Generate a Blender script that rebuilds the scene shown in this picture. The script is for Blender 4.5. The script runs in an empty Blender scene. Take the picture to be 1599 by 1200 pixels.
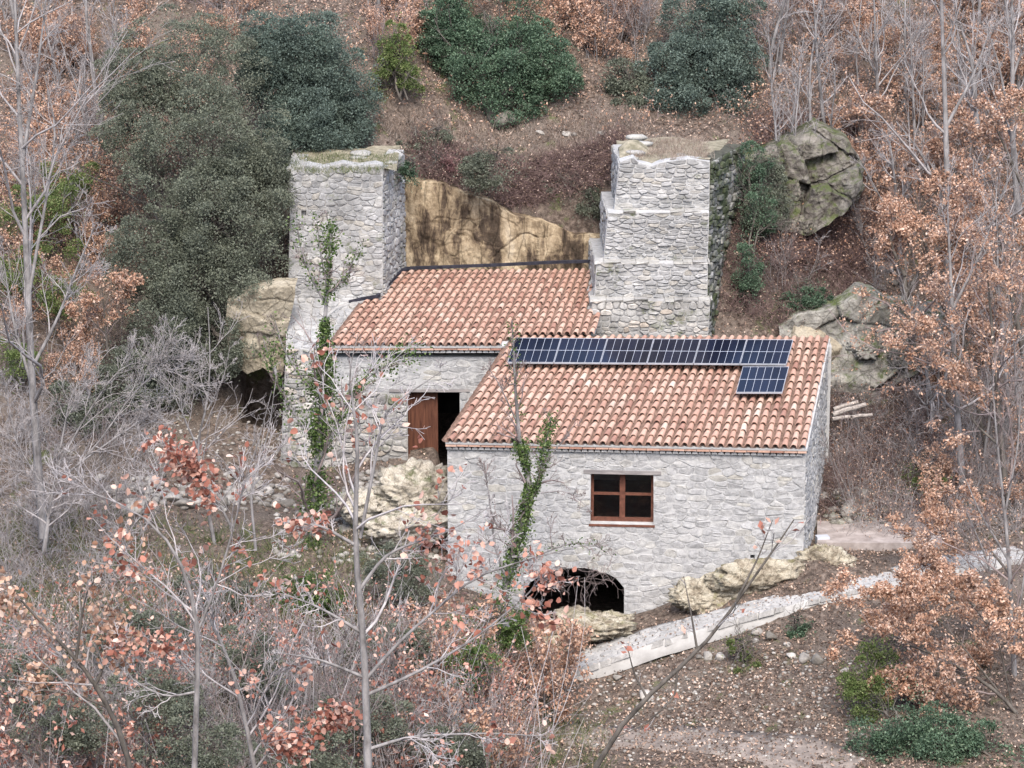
import bpy, math, random
import numpy as np
from mathutils import Vector, Matrix
from mathutils.geometry import tessellate_polygon

# ------------------------------------------------------------------ camera, sky, sun, exposure
S = bpy.context.scene
C = S.collection
CAM = np.array([0.0, -67.6, 21.1]); FPX = 4760.0
PITCH = math.atan2(18.1, 67.6)
cam = bpy.data.cameras.new('camera'); camo = bpy.data.objects.new('camera', cam); C.objects.link(camo)
camo.location = CAM; camo.rotation_euler = (math.pi/2 - PITCH, 0, 0)
cam.sensor_width = 36; cam.lens = 36*FPX/1599; cam.clip_start = 1; cam.clip_end = 600
S.camera = camo
W = bpy.data.worlds.new("World"); S.world = W; W.use_nodes = True
nt = W.node_tree; bg = nt.nodes['Background']
sky = nt.nodes.new('ShaderNodeTexSky'); sky.sky_type = 'NISHITA'; sky.sun_disc = False
SUN_EL, SUN_AZ = math.radians(52), math.radians(176)   # azimuth clockwise from +Y
sky.sun_elevation = SUN_EL; sky.sun_rotation = SUN_AZ
sky.air_density = 1.0; sky.dust_density = 3.0; sky.ozone_density = 1.0
nt.links.new(sky.outputs[0], bg.inputs[0]); bg.inputs[1].default_value = 0.15
sd = bpy.data.lights.new('sun', 'SUN'); sd.energy = 1.1; sd.angle = math.radians(28); sd.color = (1, .96, .9)
so = bpy.data.objects.new('sun', sd); C.objects.link(so)
sdir = Vector((math.sin(SUN_AZ)*math.cos(SUN_EL), math.cos(SUN_AZ)*math.cos(SUN_EL), math.sin(SUN_EL)))
so.rotation_euler = sdir.to_track_quat('Z', 'Y').to_euler(); so.location = sdir*60
S.view_settings.view_transform = 'Standard'; S.view_settings.look = 'None'
S.view_settings.exposure = 1.78; S.view_settings.gamma = 1
S.render.engine = 'CYCLES'
S.cycles.use_denoising = True
S.cycles.max_bounces = 5; S.cycles.diffuse_bounces = 3; S.cycles.transmission_bounces = 4; S.cycles.glossy_bounces = 2
S.cycles.use_light_tree = False

# ------------------------------------------------------------------ helpers
_f = np.array([0, math.cos(PITCH), -math.sin(PITCH)]); _u = np.array([0, math.sin(PITCH), math.cos(PITCH)])
def at(px, py, y):
    d = _f + np.array([1., 0, 0])*(px-800)/FPX + _u*(600-py)/FPX
    return CAM + d*((y-CAM[1])/d[1])
def atp(px, py, P0, N):
    d = _f + np.array([1., 0, 0])*(px-800)/FPX + _u*(600-py)/FPX
    return CAM + d*(np.dot(np.array(P0)-CAM, N)/np.dot(d, N))
def pix(P):
    P = np.asarray(P, float) - CAM
    w = P@_f
    return np.stack([800+FPX*P[..., 0]/w, 600-FPX*(P@_u)/w], -1)
def rotz(a): return np.array([[math.cos(a), -math.sin(a), 0], [math.sin(a), math.cos(a), 0], [0, 0, 1.]])
def unit(v): v = np.asarray(v, float); return v/(np.linalg.norm(v, axis=-1, keepdims=True)+1e-9)

def _h(ix, iy, iz, seed):
    n = (ix.astype(np.int64)*73856093) ^ (iy.astype(np.int64)*19349663) ^ (iz.astype(np.int64)*83492791) ^ (seed*2654435761)
    n = (n ^ (n >> 13)) * 1274126177 & 0x7fffffff
    n = (n ^ (n >> 16)) * 668265263 & 0x7fffffff
    return (n & 0xffff)/65535.0*2-1
def vnoise(P, sc=1.0, seed=0):
    P = np.asarray(P, float)*sc; F = np.floor(P); T = P-F; T = T*T*(3-2*T)
    x, y, z = F[..., 0], F[..., 1], F[..., 2]; r = 0
    for a in (0, 1):
        for b in (0, 1):
            for c in (0, 1):
                w = (T[..., 0] if a else 1-T[..., 0])*(T[..., 1] if b else 1-T[..., 1])*(T[..., 2] if c else 1-T[..., 2])
                r = r + w*_h(x+a, y+b, z+c, seed)
    return r
def fbm(P, sc=1.0, oct=4, seed=0):
    r = 0; a = 1; t = 0
    for i in range(oct): r = r + a*vnoise(P, sc*2**i, seed+i*17); t += a; a *= .5
    return r/t

def mesh(name, V, Fq, mats=(), mi=None, smooth=False):
    """V (n,3); Fq list of faces or (m,k) array"""
    m = bpy.data.meshes.new(name)
    V = np.asarray(V, np.float32)
    if isinstance(Fq, np.ndarray):
        k = Fq.shape[1]; n = len(Fq)
        m.vertices.add(len(V)); m.vertices.foreach_set('co', V.ravel())
        m.loops.add(n*k); m.loops.foreach_set('vertex_index', Fq.astype(np.int32).ravel())
        m.polygons.add(n); m.polygons.foreach_set('loop_start', np.arange(n, dtype=np.int32)*k)
        m.polygons.foreach_set('loop_total', np.full(n, k, np.int32))
        m.update(calc_edges=True)
    else:
        m.from_pydata(V.tolist(), [], [list(map(int, f)) for f in Fq]); m.update()
    for a in mats: m.materials.append(a)
    if mi is not None: m.polygons.foreach_set('material_index', np.asarray(mi, np.int32))
    if smooth: m.polygons.foreach_set('use_smooth', np.ones(len(m.polygons), bool))
    return m
def obj(name, me, parent=None, loc=None):
    o = bpy.data.objects.new(name, me); C.objects.link(o)
    if loc is not None: o.location = loc
    if parent is not None: o.parent = parent
    return o
def tag(o, label=None, cat=None, group=None, kind=None):
    if label: o['label'] = label
    if cat: o['category'] = cat
    if group: o['group'] = group
    if kind: o['kind'] = kind
    return o
def thing(name, label, cat, loc, group=None):
    o = bpy.data.objects.new(name, None); C.objects.link(o); o.location = tuple(map(float, loc)); o.empty_display_size = .2
    return tag(o, label, cat, group)
def part(name, me, root, label=None, kind=None):
    """mesh in world coordinates put under an unrotated root chain"""
    o = obj(name, me, root)
    p = Vector((0, 0, 0)); r = root
    while r is not None: p += r.location; r = r.parent
    o.location = -p
    if label: o['label'] = label
    if kind: o['kind'] = kind
    return o
def copy_tree(o, parent=None):
    c = o.copy(); C.objects.link(c); c.parent = parent
    for ch in list(o.children): copy_tree(ch, c)
    return c

class MB:
    def __init__(s): s.v = []; s.f = []; s.m = []
    def add(s, V, F, mi=0):
        b = len(s.v); s.v += [tuple(map(float, p)) for p in V]; s.f += [tuple(int(i)+b for i in f) for f in F]; s.m += [mi]*len(F)
    def hexa(s, P, mi=0):   # 8 corners: bottom 4 ccw, top 4 ccw
        s.add(P, [(3, 2, 1, 0), (4, 5, 6, 7), (0, 1, 5, 4), (1, 2, 6, 5), (2, 3, 7, 6), (3, 0, 4, 7)], mi)
    def box(s, o, X, Y, Z, mi=0):   # origin corner and three edge vectors
        o, X, Y, Z = map(lambda a: np.array(a, float), (o, X, Y, Z))
        if np.dot(np.cross(X, Y), Z) < 0: o = o+X; X = -X
        s.hexa([o, o+X, o+X+Y, o+Y, o+Z, o+X+Z, o+X+Y+Z, o+Y+Z], mi)
    def mesh(s, name, mats, smooth=False): return mesh(name, np.array(s.v), s.f, mats, s.m, smooth)

# ------------------------------------------------------------------ materials
def M(name, rough=.85, spec=.25):
    m = bpy.data.materials.new(name); m.use_nodes = True
    b = m.node_tree.nodes['Principled BSDF']; b.inputs['Roughness'].default_value = rough
    b.inputs['Specular IOR Level'].default_value = spec
    return m, m.node_tree, b
def N(t, typ, **kw):
    n = t.nodes.new(typ)
    for k, v in kw.items():
        if isinstance(v, (int, float, tuple)) and k in n.inputs: n.inputs[k].default_value = v
        else: setattr(n, k, v)
    return n
def ramp(t, src, stops, interp='LINEAR'):
    r = t.nodes.new('ShaderNodeValToRGB'); r.color_ramp.interpolation = interp
    e = r.color_ramp.elements
    while len(e) < len(stops): e.new(.5)
    for i, (p, c) in enumerate(stops): e[i].position = p; e[i].color = (*c, 1)
    t.links.new(src, r.inputs[0]); return r.outputs[0]
def noise(t, scale, detail=4, rough=.6, vec=None, dist=0.0):
    n = t.nodes.new('ShaderNodeTexNoise'); n.inputs['Scale'].default_value = scale; n.inputs['Detail'].default_value = detail
    n.inputs['Roughness'].default_value = rough; n.inputs['Distortion'].default_value = dist
    if vec is None: vec = coords(t)
    t.links.new(vec, n.inputs['Vector']); return n.outputs[0]
def coords(t, world=True):
    if world:
        for n in t.nodes:
            if n.type == 'NEW_GEOMETRY': return n.outputs['Position']
        return t.nodes.new('ShaderNodeNewGeometry').outputs['Position']
    return t.nodes.new('ShaderNodeTexCoord').outputs['Object']
def mapping(t, vec, scale=(1, 1, 1), rot=(0, 0, 0)):
    m = t.nodes.new('ShaderNodeMapping'); m.inputs['Scale'].default_value = scale; m.inputs['Rotation'].default_value = rot
    t.links.new(vec, m.inputs[0]); return m.outputs[0]
def mix(t, fac, a, b, mode='MIX'):
    m = t.nodes.new('ShaderNodeMix'); m.data_type = 'RGBA'; m.blend_type = mode
    def put(sock, v):
        if isinstance(v, bpy.types.NodeSocket): t.links.new(v, sock)
        elif isinstance(v, (int, float)): sock.default_value = v
        else: sock.default_value = (*v, 1)
    put(m.inputs[0], fac); put(m.inputs[6], a); put(m.inputs[7], b); return m.outputs[2]
def math_(t, op, a, b=0.0):
    m = t.nodes.new('ShaderNodeMath'); m.operation = op
    for i, v in enumerate((a, b)):
        if isinstance(v, bpy.types.NodeSocket): t.links.new(v, m.inputs[i])
        else: m.inputs[i].default_value = v
    return m.outputs[0]
def bump(t, b, h, strength=.5, dist=.02):
    n = t.nodes.new('ShaderNodeBump'); n.inputs['Strength'].default_value = strength; n.inputs['Distance'].default_value = dist
    t.links.new(h, n.inputs['Height']); t.links.new(n.outputs[0], b.inputs['Normal'])
def rnd(t):
    """one random number per separate piece, whether the piece is an object or an island of a joined mesh"""
    coords(t); g = [n for n in t.nodes if n.type == 'NEW_GEOMETRY'][0]
    o = t.nodes.new('ShaderNodeObjectInfo')
    s = math_(t, 'ADD', math_(t, 'MULTIPLY', g.outputs['Random Per Island'], 7.31), math_(t, 'MULTIPLY', o.outputs['Random'], 5.77))
    return math_(t, 'FRACT', s)
def out(t, b, col): t.links.new(col, b.inputs['Base Color'])

def mat_stone(name, stops, moss=0.0, dark=.35, mosscol=(.09, .10, .05)):
    m, t, b = M(name, .92, .15)
    c = ramp(t, rnd(t), stops)
    n1 = noise(t, 9, 6, .65); n2 = noise(t, 45, 4, .7)
    c = mix(t, .75, c, ramp(t, n1, [(.3, (.55, .55, .56)), (.55, (1, 1, 1)), (.8, (1.35, 1.32, 1.25))]), 'MULTIPLY')
    c = mix(t, .5, c, ramp(t, n2, [(.3, (.6, .6, .6)), (.6, (1.1, 1.1, 1.1))]), 'MULTIPLY')
    n3 = noise(t, 1.1, 5, .6)
    c = mix(t, dark, c, ramp(t, n3, [(.35, (.42, .42, .41)), (.62, (1.08, 1.08, 1.08))]), 'MULTIPLY')
    if moss:
        n4 = noise(t, 1.8, 7, .7)
        c = mix(t, ramp(t, n4, [(.62-moss*.35, (0, 0, 0)), (.74-moss*.3, (1, 1, 1))]), c, mosscol)
    out(t, b, c); bump(t, b, mix(t, .5, n1, n2), .6, .03); return m
GREY = [(0, (.27, .267, .262)), (.3, (.345, .342, .338)), (.6, (.31, .308, .304)), (.8, (.39, .383, .37)), (1, (.34, .32, .285))]
m_stone = mat_stone('pale_grey_rubble', [(0, (.31, .308, .305)), (.35, (.36, .358, .356)), (.6, (.338, .335, .332)), (.85, (.39, .385, .375)), (1, (.36, .345, .31))], dark=.2)
m_tower = mat_stone('tower_rubble', GREY, .12, dark=.55)
m_rough = mat_stone('rough_rubble', [(0, (.26, .25, .24)), (.3, (.40, .39, .37)), (.6, (.33, .32, .30)), (.85, (.50, .47, .43)), (1, (.36, .30, .24))], .25, .5)
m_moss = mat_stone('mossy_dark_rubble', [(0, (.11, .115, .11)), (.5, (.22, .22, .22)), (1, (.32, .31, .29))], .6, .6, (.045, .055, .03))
m_flat = mat_stone('light_ledge_stone', [(0, (.31, .30, .275)), (.5, (.37, .36, .335)), (1, (.29, .28, .265))], .15, .3)
def mat_mortar(name, a, b_, moss=0):
    m, t, b = M(name, .95, .1)
    n1 = noise(t, 6, 7, .65); c = ramp(t, n1, [(.3, a), (.65, b_)])
    out(t, b, c); bump(t, b, noise(t, 40, 4), .6, .02); return m
m_mortar = mat_mortar('lime_mortar', (.30, .298, .293), (.40, .397, .39))
m_mortar2 = mat_mortar('old_mortar', (.21, .205, .198), (.34, .335, .325))
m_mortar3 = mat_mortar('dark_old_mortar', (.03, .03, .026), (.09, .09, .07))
def mat_tile(name):
    m, t, b = M(name, .85, .2)
    r = rnd(t)
    c = ramp(t, r, [(0, (.27, .15, .115)), (.12, (.37, .225, .17)), (.35, (.44, .29, .225)), (.6, (.41, .255, .195)), (.8, (.47, .33, .26)), (.93, (.36, .21, .155)), (1, (.52, .40, .33))])
    n = noise(t, 14, 5, .65); c = mix(t, .6, c, ramp(t, n, [(.3, (.6, .56, .54)), (.55, (1, 1, 1)), (.8, (1.25, 1.3, 1.3))]), 'MULTIPLY')
    n3 = noise(t, .9, 4, .6)
    c = mix(t, .4, c, ramp(t, n3, [(.35, (.7, .62, .6)), (.6, (1.05, 1.05, 1.05))]), 'MULTIPLY')
    out(t, b, c); bump(t, b, n, .4, .01); return m
m_tile = mat_tile('fired_clay_tile')
def mat_simple(name, a, b_, scale=5, rough=.9, bs=.4, bd=.02, stretch=None, lo=.35, hi=.65, spec=.2, detail=6):
    m, t, b = M(name, rough, spec)
    v = coords(t)
    if stretch: v = mapping(t, v, stretch)
    n = noise(t, scale, detail, .65, v); out(t, b, ramp(t, n, [(lo, a), (hi, b_)])); bump(t, b, n, bs, bd); return m
m_pan = mat_simple('gap_shade_channel_clay', (.085, .055, .042), (.20, .13, .10), 6, .95)  # shade in the gaps between cover tiles is put into this clay colour
m_wood = mat_simple('brown_stained_wood', (.055, .022, .014), (.12, .05, .03), 12, .6, .3, .005, (1.5, 1.5, .15))
m_frame = mat_simple('window_wood', (.075, .03, .02), (.14, .06, .04), 10, .55, .3, .004)
m_dark = mat_simple('black_felt', (.012, .012, .018), (.03, .03, .04), 8, .9)
m_lintel = mat_simple('weathered_lintel', (.13, .12, .12), (.27, .25, .24), 5, .9, .4, .01, (.3, 3, 3))
m_conc = mat_simple('pale_concrete', (.25, .243, .232), (.35, .342, .328), 2.5, .9, .5, .02)
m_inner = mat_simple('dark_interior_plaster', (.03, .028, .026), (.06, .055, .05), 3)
m_alu = mat_simple('aluminium', (.26, .27, .29), (.33, .34, .37), 3, .35, 0, spec=.5)
m_back = mat_simple('white_panel_backsheet', (.36, .38, .42), (.44, .46, .5), 3, .25)
m, t, b = M('solar_cell', .12, .28); out(t, b, ramp(t, rnd(t), [(0, (.004, .005, .012)), (1, (.008, .010, .022))]))
m_cell = m
m, t, b = M('window_glass', .02, .5); b.inputs['Base Color'].default_value = (.85, .9, .9, 1); b.inputs['Transmission Weight'].default_value = 1; b.inputs['IOR'].default_value = 1.4; m_glass = m

def mat_rock(name, stops, moss=.0, sc=1.2, streak=False, mosscol=(.055, .075, .018), bd=.12):
    m, t, b = M(name, .95, .1)
    v = coords(t)
    if streak: v = mapping(t, v, (1.6, 1.6, .45))
    n1 = noise(t, sc, 9, .68, v, .4); n2 = noise(t, sc*9, 6, .7)
    c = ramp(t, n1, stops)
    c = mix(t, .6, c, ramp(t, n2, [(.32, (.5, .49, .48)), (.6, (1.12, 1.12, 1.1))]), 'MULTIPLY')
    if moss:
        n4 = noise(t, 2.2, 9, .75, None, .3)
        gg = [n_ for n_ in t.nodes if n_.type == 'NEW_GEOMETRY'][0]; sx = t.nodes.new('ShaderNodeSeparateXYZ'); t.links.new(gg.outputs['Normal'], sx.inputs[0])
        n4 = math_(t, 'ADD', n4, math_(t, 'MULTIPLY', sx.outputs[2], .10))
        c = mix(t, ramp(t, n4, [(.66-moss*.25, (0, 0, 0)), (.78-moss*.2, (.9, .9, .9))]), c, mosscol)
    vo = t.nodes.new('ShaderNodeTexVoronoi'); vo.feature = 'DISTANCE_TO_EDGE'; vo.inputs['Scale'].default_value = sc*1.3; t.links.new(mix(t, .15, v, noise(t, sc*2, 4)), vo.inputs['Vector'])
    cr_ = ramp(t, vo.outputs['Distance'], [(.0, (.25, .24, .23)), (.035, (1, 1, 1))]); c = mix(t, .7, c, cr_, 'MULTIPLY')
    out(t, b, c); bump(t, b, mix(t, .4, n1, n2), .9, bd); return m
m_cliff = mat_rock('ochre_cliff', [(.30, (.02, .016, .012)), (.44, (.075, .055, .04)), (.5, (.19, .145, .095)), (.59, (.33, .265, .18)), (.70, (.40, .34, .255)), (.85, (.15, .10, .065))], 0, 1.3, True)
m_grock = mat_rock('grey_mossy_rock', [(.3, (.05, .046, .04)), (.43, (.15, .143, .128)), (.58, (.28, .268, .24)), (.8, (.35, .33, .29))], .42, 1.6)
m_bluff = mat_rock('dark_mossy_bluff_rock', [(.3, (.03, .026, .022)), (.43, (.09, .08, .07)), (.58, (.18, .165, .145)), (.8, (.26, .235, .205))], .55, 1.8, mosscol=(.06, .075, .025))
m_prock = mat_rock('pale_limestone', [(.3, (.16, .135, .105)), (.43, (.34, .305, .25)), (.58, (.50, .46, .39)), (.8, (.40, .345, .275))], .25, 3.0)
m_yrock = mat_rock('honey_tufa', [(.32, (.08, .066, .048)), (.43, (.26, .22, .165)), (.56, (.42, .38, .30)), (.8, (.48, .45, .385))], .3, 3.2, mosscol=(.16, .15, .07))
m_trock = mat_rock('tan_overhang_rock', [(.3, (.17, .145, .105)), (.5, (.29, .255, .195)), (.7, (.36, .325, .26))], 0, 1.6)

# ------------------------------------------------------------------ terrain
CP = []
def cp(*a):
    for p in a: CP.append(at(*p))
cp((100, 780, 2), (100, 600, 6), (100, 400, 10.2), (100, 200, 14.5), (100, 0, 19),
   (-60, 780, 2), (-60, 500, 8), (-60, 200, 14.5),
   (320, 770, 3), (330, 700, 5), (330, 630, 7.2), (300, 500, 9.5), (300, 300, 12), (300, 120, 15.5), (300, 0, 18),
   (470, 755, 4.9), (540, 226, 11.2), (560, 150, 12.6), (560, 60, 14.5), (560, 0, 16.5),
   (700, 285, 11.0), (690, 212, 12.4), (690, 120, 14.2), (690, 0, 17),
   (850, 320, 10.9), (850, 212, 12.6), (850, 120, 14.5), (850, 0, 17),
   (1030, 228, 11.2), (1050, 195, 12.5), (1050, 110, 14.4), (1050, 0, 17),
   (1180, 470, 8.7), (1190, 380, 10), (1200, 300, 11.4), (1200, 215, 12.6), (1200, 100, 15), (1200, 0, 17.5),
   (1340, 840, 2.6), (1340, 800, 3.6), (1340, 740, 5.2), (1350, 650, 7.2), (1340, 590, 8.3), (1350, 480, 9.6), (1330, 400, 11),
   (1320, 300, 12.6), (1310, 200, 14.5), (1310, 100, 16.8), (1310, 0, 19),
   (1560, 830, 2.6), (1560, 700, 5.6), (1560, 550, 8.5), (1560, 400, 11.5), (1560, 200, 15.2), (1560, 0, 19.2),
   (650, 742, 5.0), (520, 745, 4.9), (640, 800, 3.0), (620, 870, .6), (600, 950, -1.6), (740, 940, -1), (900, 968, -.3), (840, 975, -.4), (940, 965, -.3), (900, 1000, -1.3), (850, 1012, -1.5), (1000, 975, -.8), (900, 985, .5),
   (1150, 925, -.6), (1280, 870, -.2), (1320, 862, 1.3),
   (860, 1055, -2.6), (1080, 1005, -2.1), (1330, 925, -1.3), (1500, 882, .1), (1600, 862, .9),
   (1100, 1060, -3.4), (1100, 1150, -6), (1350, 1000, -3), (1350, 1130, -6.2), (1550, 960, -1.9), (1550, 1100, -5.6),
   (860, 1110, -4), (860, 1180, -6.5), (1100, 1195, -8), (1500, 1195, -8.4),
   (300, 880, -.6), (100, 880, -.6), (300, 1000, -4), (100, 1010, -4), (600, 1060, -5))
for x in (-45, -20, 0, 20, 45):
    CP += [np.array([x, y, z]) for y, z in ((-14, -6.8), (-24, -9.8), (-38, -11), (-50, 0), (-60, 10), (-68, 18.2), (-90, 30), (35, 19.5), (60, 36), (95, 56))]
for x in (-45, -26, 26, 45):
    CP += [np.array([x, y, z]) for y, z in ((-5, -3.5), (2, -.8), (8, 2.6), (14, 6.2), (20, 9.6))]
CP = np.array(CP)
def _tps(d): return np.where(d > 1e-9, d*d*np.log(d+1e-12), 0)
_n = len(CP); _D = np.linalg.norm(CP[:, None, :2]-CP[None, :, :2], axis=-1)
_A = np.zeros((_n+3, _n+3)); _A[:_n, :_n] = _tps(_D)+np.eye(_n)*.6; _A[:_n, _n] = 1; _A[:_n, _n+1:] = CP[:, :2]; _A[_n:, :_n] = _A[:_n, _n:].T
_w = np.linalg.solve(_A, np.concatenate([CP[:, 2], [0, 0, 0]]))
def sm(e0, e1, x): t = np.clip((x-e0)/(e1-e0), 0, 1); return t*t*(3-2*t)
CUTS = [(-1.3, 6.9, .1, 5.7, -3.6), (-4.9, 2.6, 5.7, 9.9, -1.3), (-2.9, 2.95, 9.0, 10.85, 2.4), (-1.9, -.2, 5.2, 7, -.85), (-6.9, -5.7, 6.4, 8.4, -.2)]
def H0(x, y):
    x = np.asarray(x, float); y = np.asarray(y, float); sh = x.shape; X = np.stack([x.ravel(), y.ravel()], -1)
    z = np.empty(len(X))
    for i in range(0, len(X), 20000):
        q = X[i:i+20000]; d = np.linalg.norm(q[:, None]-CP[None, :, :2], axis=-1)
        z[i:i+20000] = _tps(d)@_w[:_n] + _w[_n] + q@_w[_n+1:]
    P = np.stack([X[:, 0], X[:, 1], z*0], -1)
    rough = np.where((X[:, 1] > 1.5) & (X[:, 1] < 30), 1, .6)
    nearh = np.clip(np.hypot((X[:, 0]-2.5)/6, (X[:, 1]-1)/4)-.6, .12, 1)
    z = z + .28*fbm(P, .45, 4, 3)*rough*nearh + .07*fbm(P, 2.4, 3, 9)
    return z.reshape(sh)
def H(x, y):
    z = H0(x, y)
    for (a, b_, c, d, f) in CUTS:
        m_ = sm(0, .15, np.minimum(np.minimum(x-a, b_-x), np.minimum(y-c, d-y)))
        z = z*(1-m_) + np.minimum(z, f)*m_
    return z
def lines(lo, hi, step, ext0, ext1, g=1.13):
    a = list(np.arange(lo, hi, step)); s = step
    while a[-1] < ext1: s *= g; a.append(a[-1]+s)
    s = step; b_ = []; x = lo
    while x > ext0: s *= g; x -= s; b_.append(x)
    return np.array(b_[::-1]+a)
xs = lines(-15.5, 15.5, .11, -75, 75); ys = lines(-9, 20, .12, -95, 110)
GX, GY = np.meshgrid(xs, ys); GZ = H(GX, GY)
nx, ny = len(xs), len(ys)
idx = np.arange(nx*ny).reshape(ny, nx)
Fq = np.stack([idx[:-1, :-1], idx[:-1, 1:], idx[1:, 1:], idx[1:, :-1]], -1).reshape(-1, 4)
m, t, b = M('soil_and_leaf_litter', .95, .1)
n1 = noise(t, .5, 8, .7); n2 = noise(t, 7, 8, .75); n3 = noise(t, 28, 4, .7); n5 = noise(t, 1.4, 7, .7)
c = ramp(t, n2, [(.32, (.03, .024, .02)), (.46, (.085, .065, .053)), (.56, (.155, .122, .10)), (.68, (.27, .215, .175))])
c = mix(t, ramp(t, n1, [(.46, (0, 0, 0)), (.62, (1, 1, 1))]), c, ramp(t, n3, [(.35, (.075, .062, .053)), (.65, (.185, .155, .13))]))
c = mix(t, ramp(t, n5, [(.58, (0, 0, 0)), (.66, (.8, .8, .8))]), c, ramp(t, n3, [(.35, (.05, .065, .025)), (.65, (.13, .15, .06))]))
out(t, b, c); bump(t, b, mix(t, .5, n2, n3), .9, .08); m_soil = m
g = obj('hillside_ground', mesh('hillside_ground', np.stack([GX, GY, GZ], -1).reshape(-1, 3), Fq, [m_soil], smooth=True))
tag(g, 'steep leaf strewn hillside of brown soil around the stone buildings', kind='structure')
def Hs(x, y): return float(H(np.array([x]), np.array([y]))[0])
def ground(px, py, y0=-9, y1=24):
    """first point where the ray through a pixel meets the hillside"""
    yy = np.linspace(y0, y1, 340); P = np.array([at(px, py, q) for q in yy]); h = H(P[:, 0], P[:, 1])
    k = np.where(P[:, 2] <= h)[0]
    if len(k) == 0: return P[-1]
    p = P[k[0]].copy(); p[2] = h[k[0]]; return p

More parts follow.
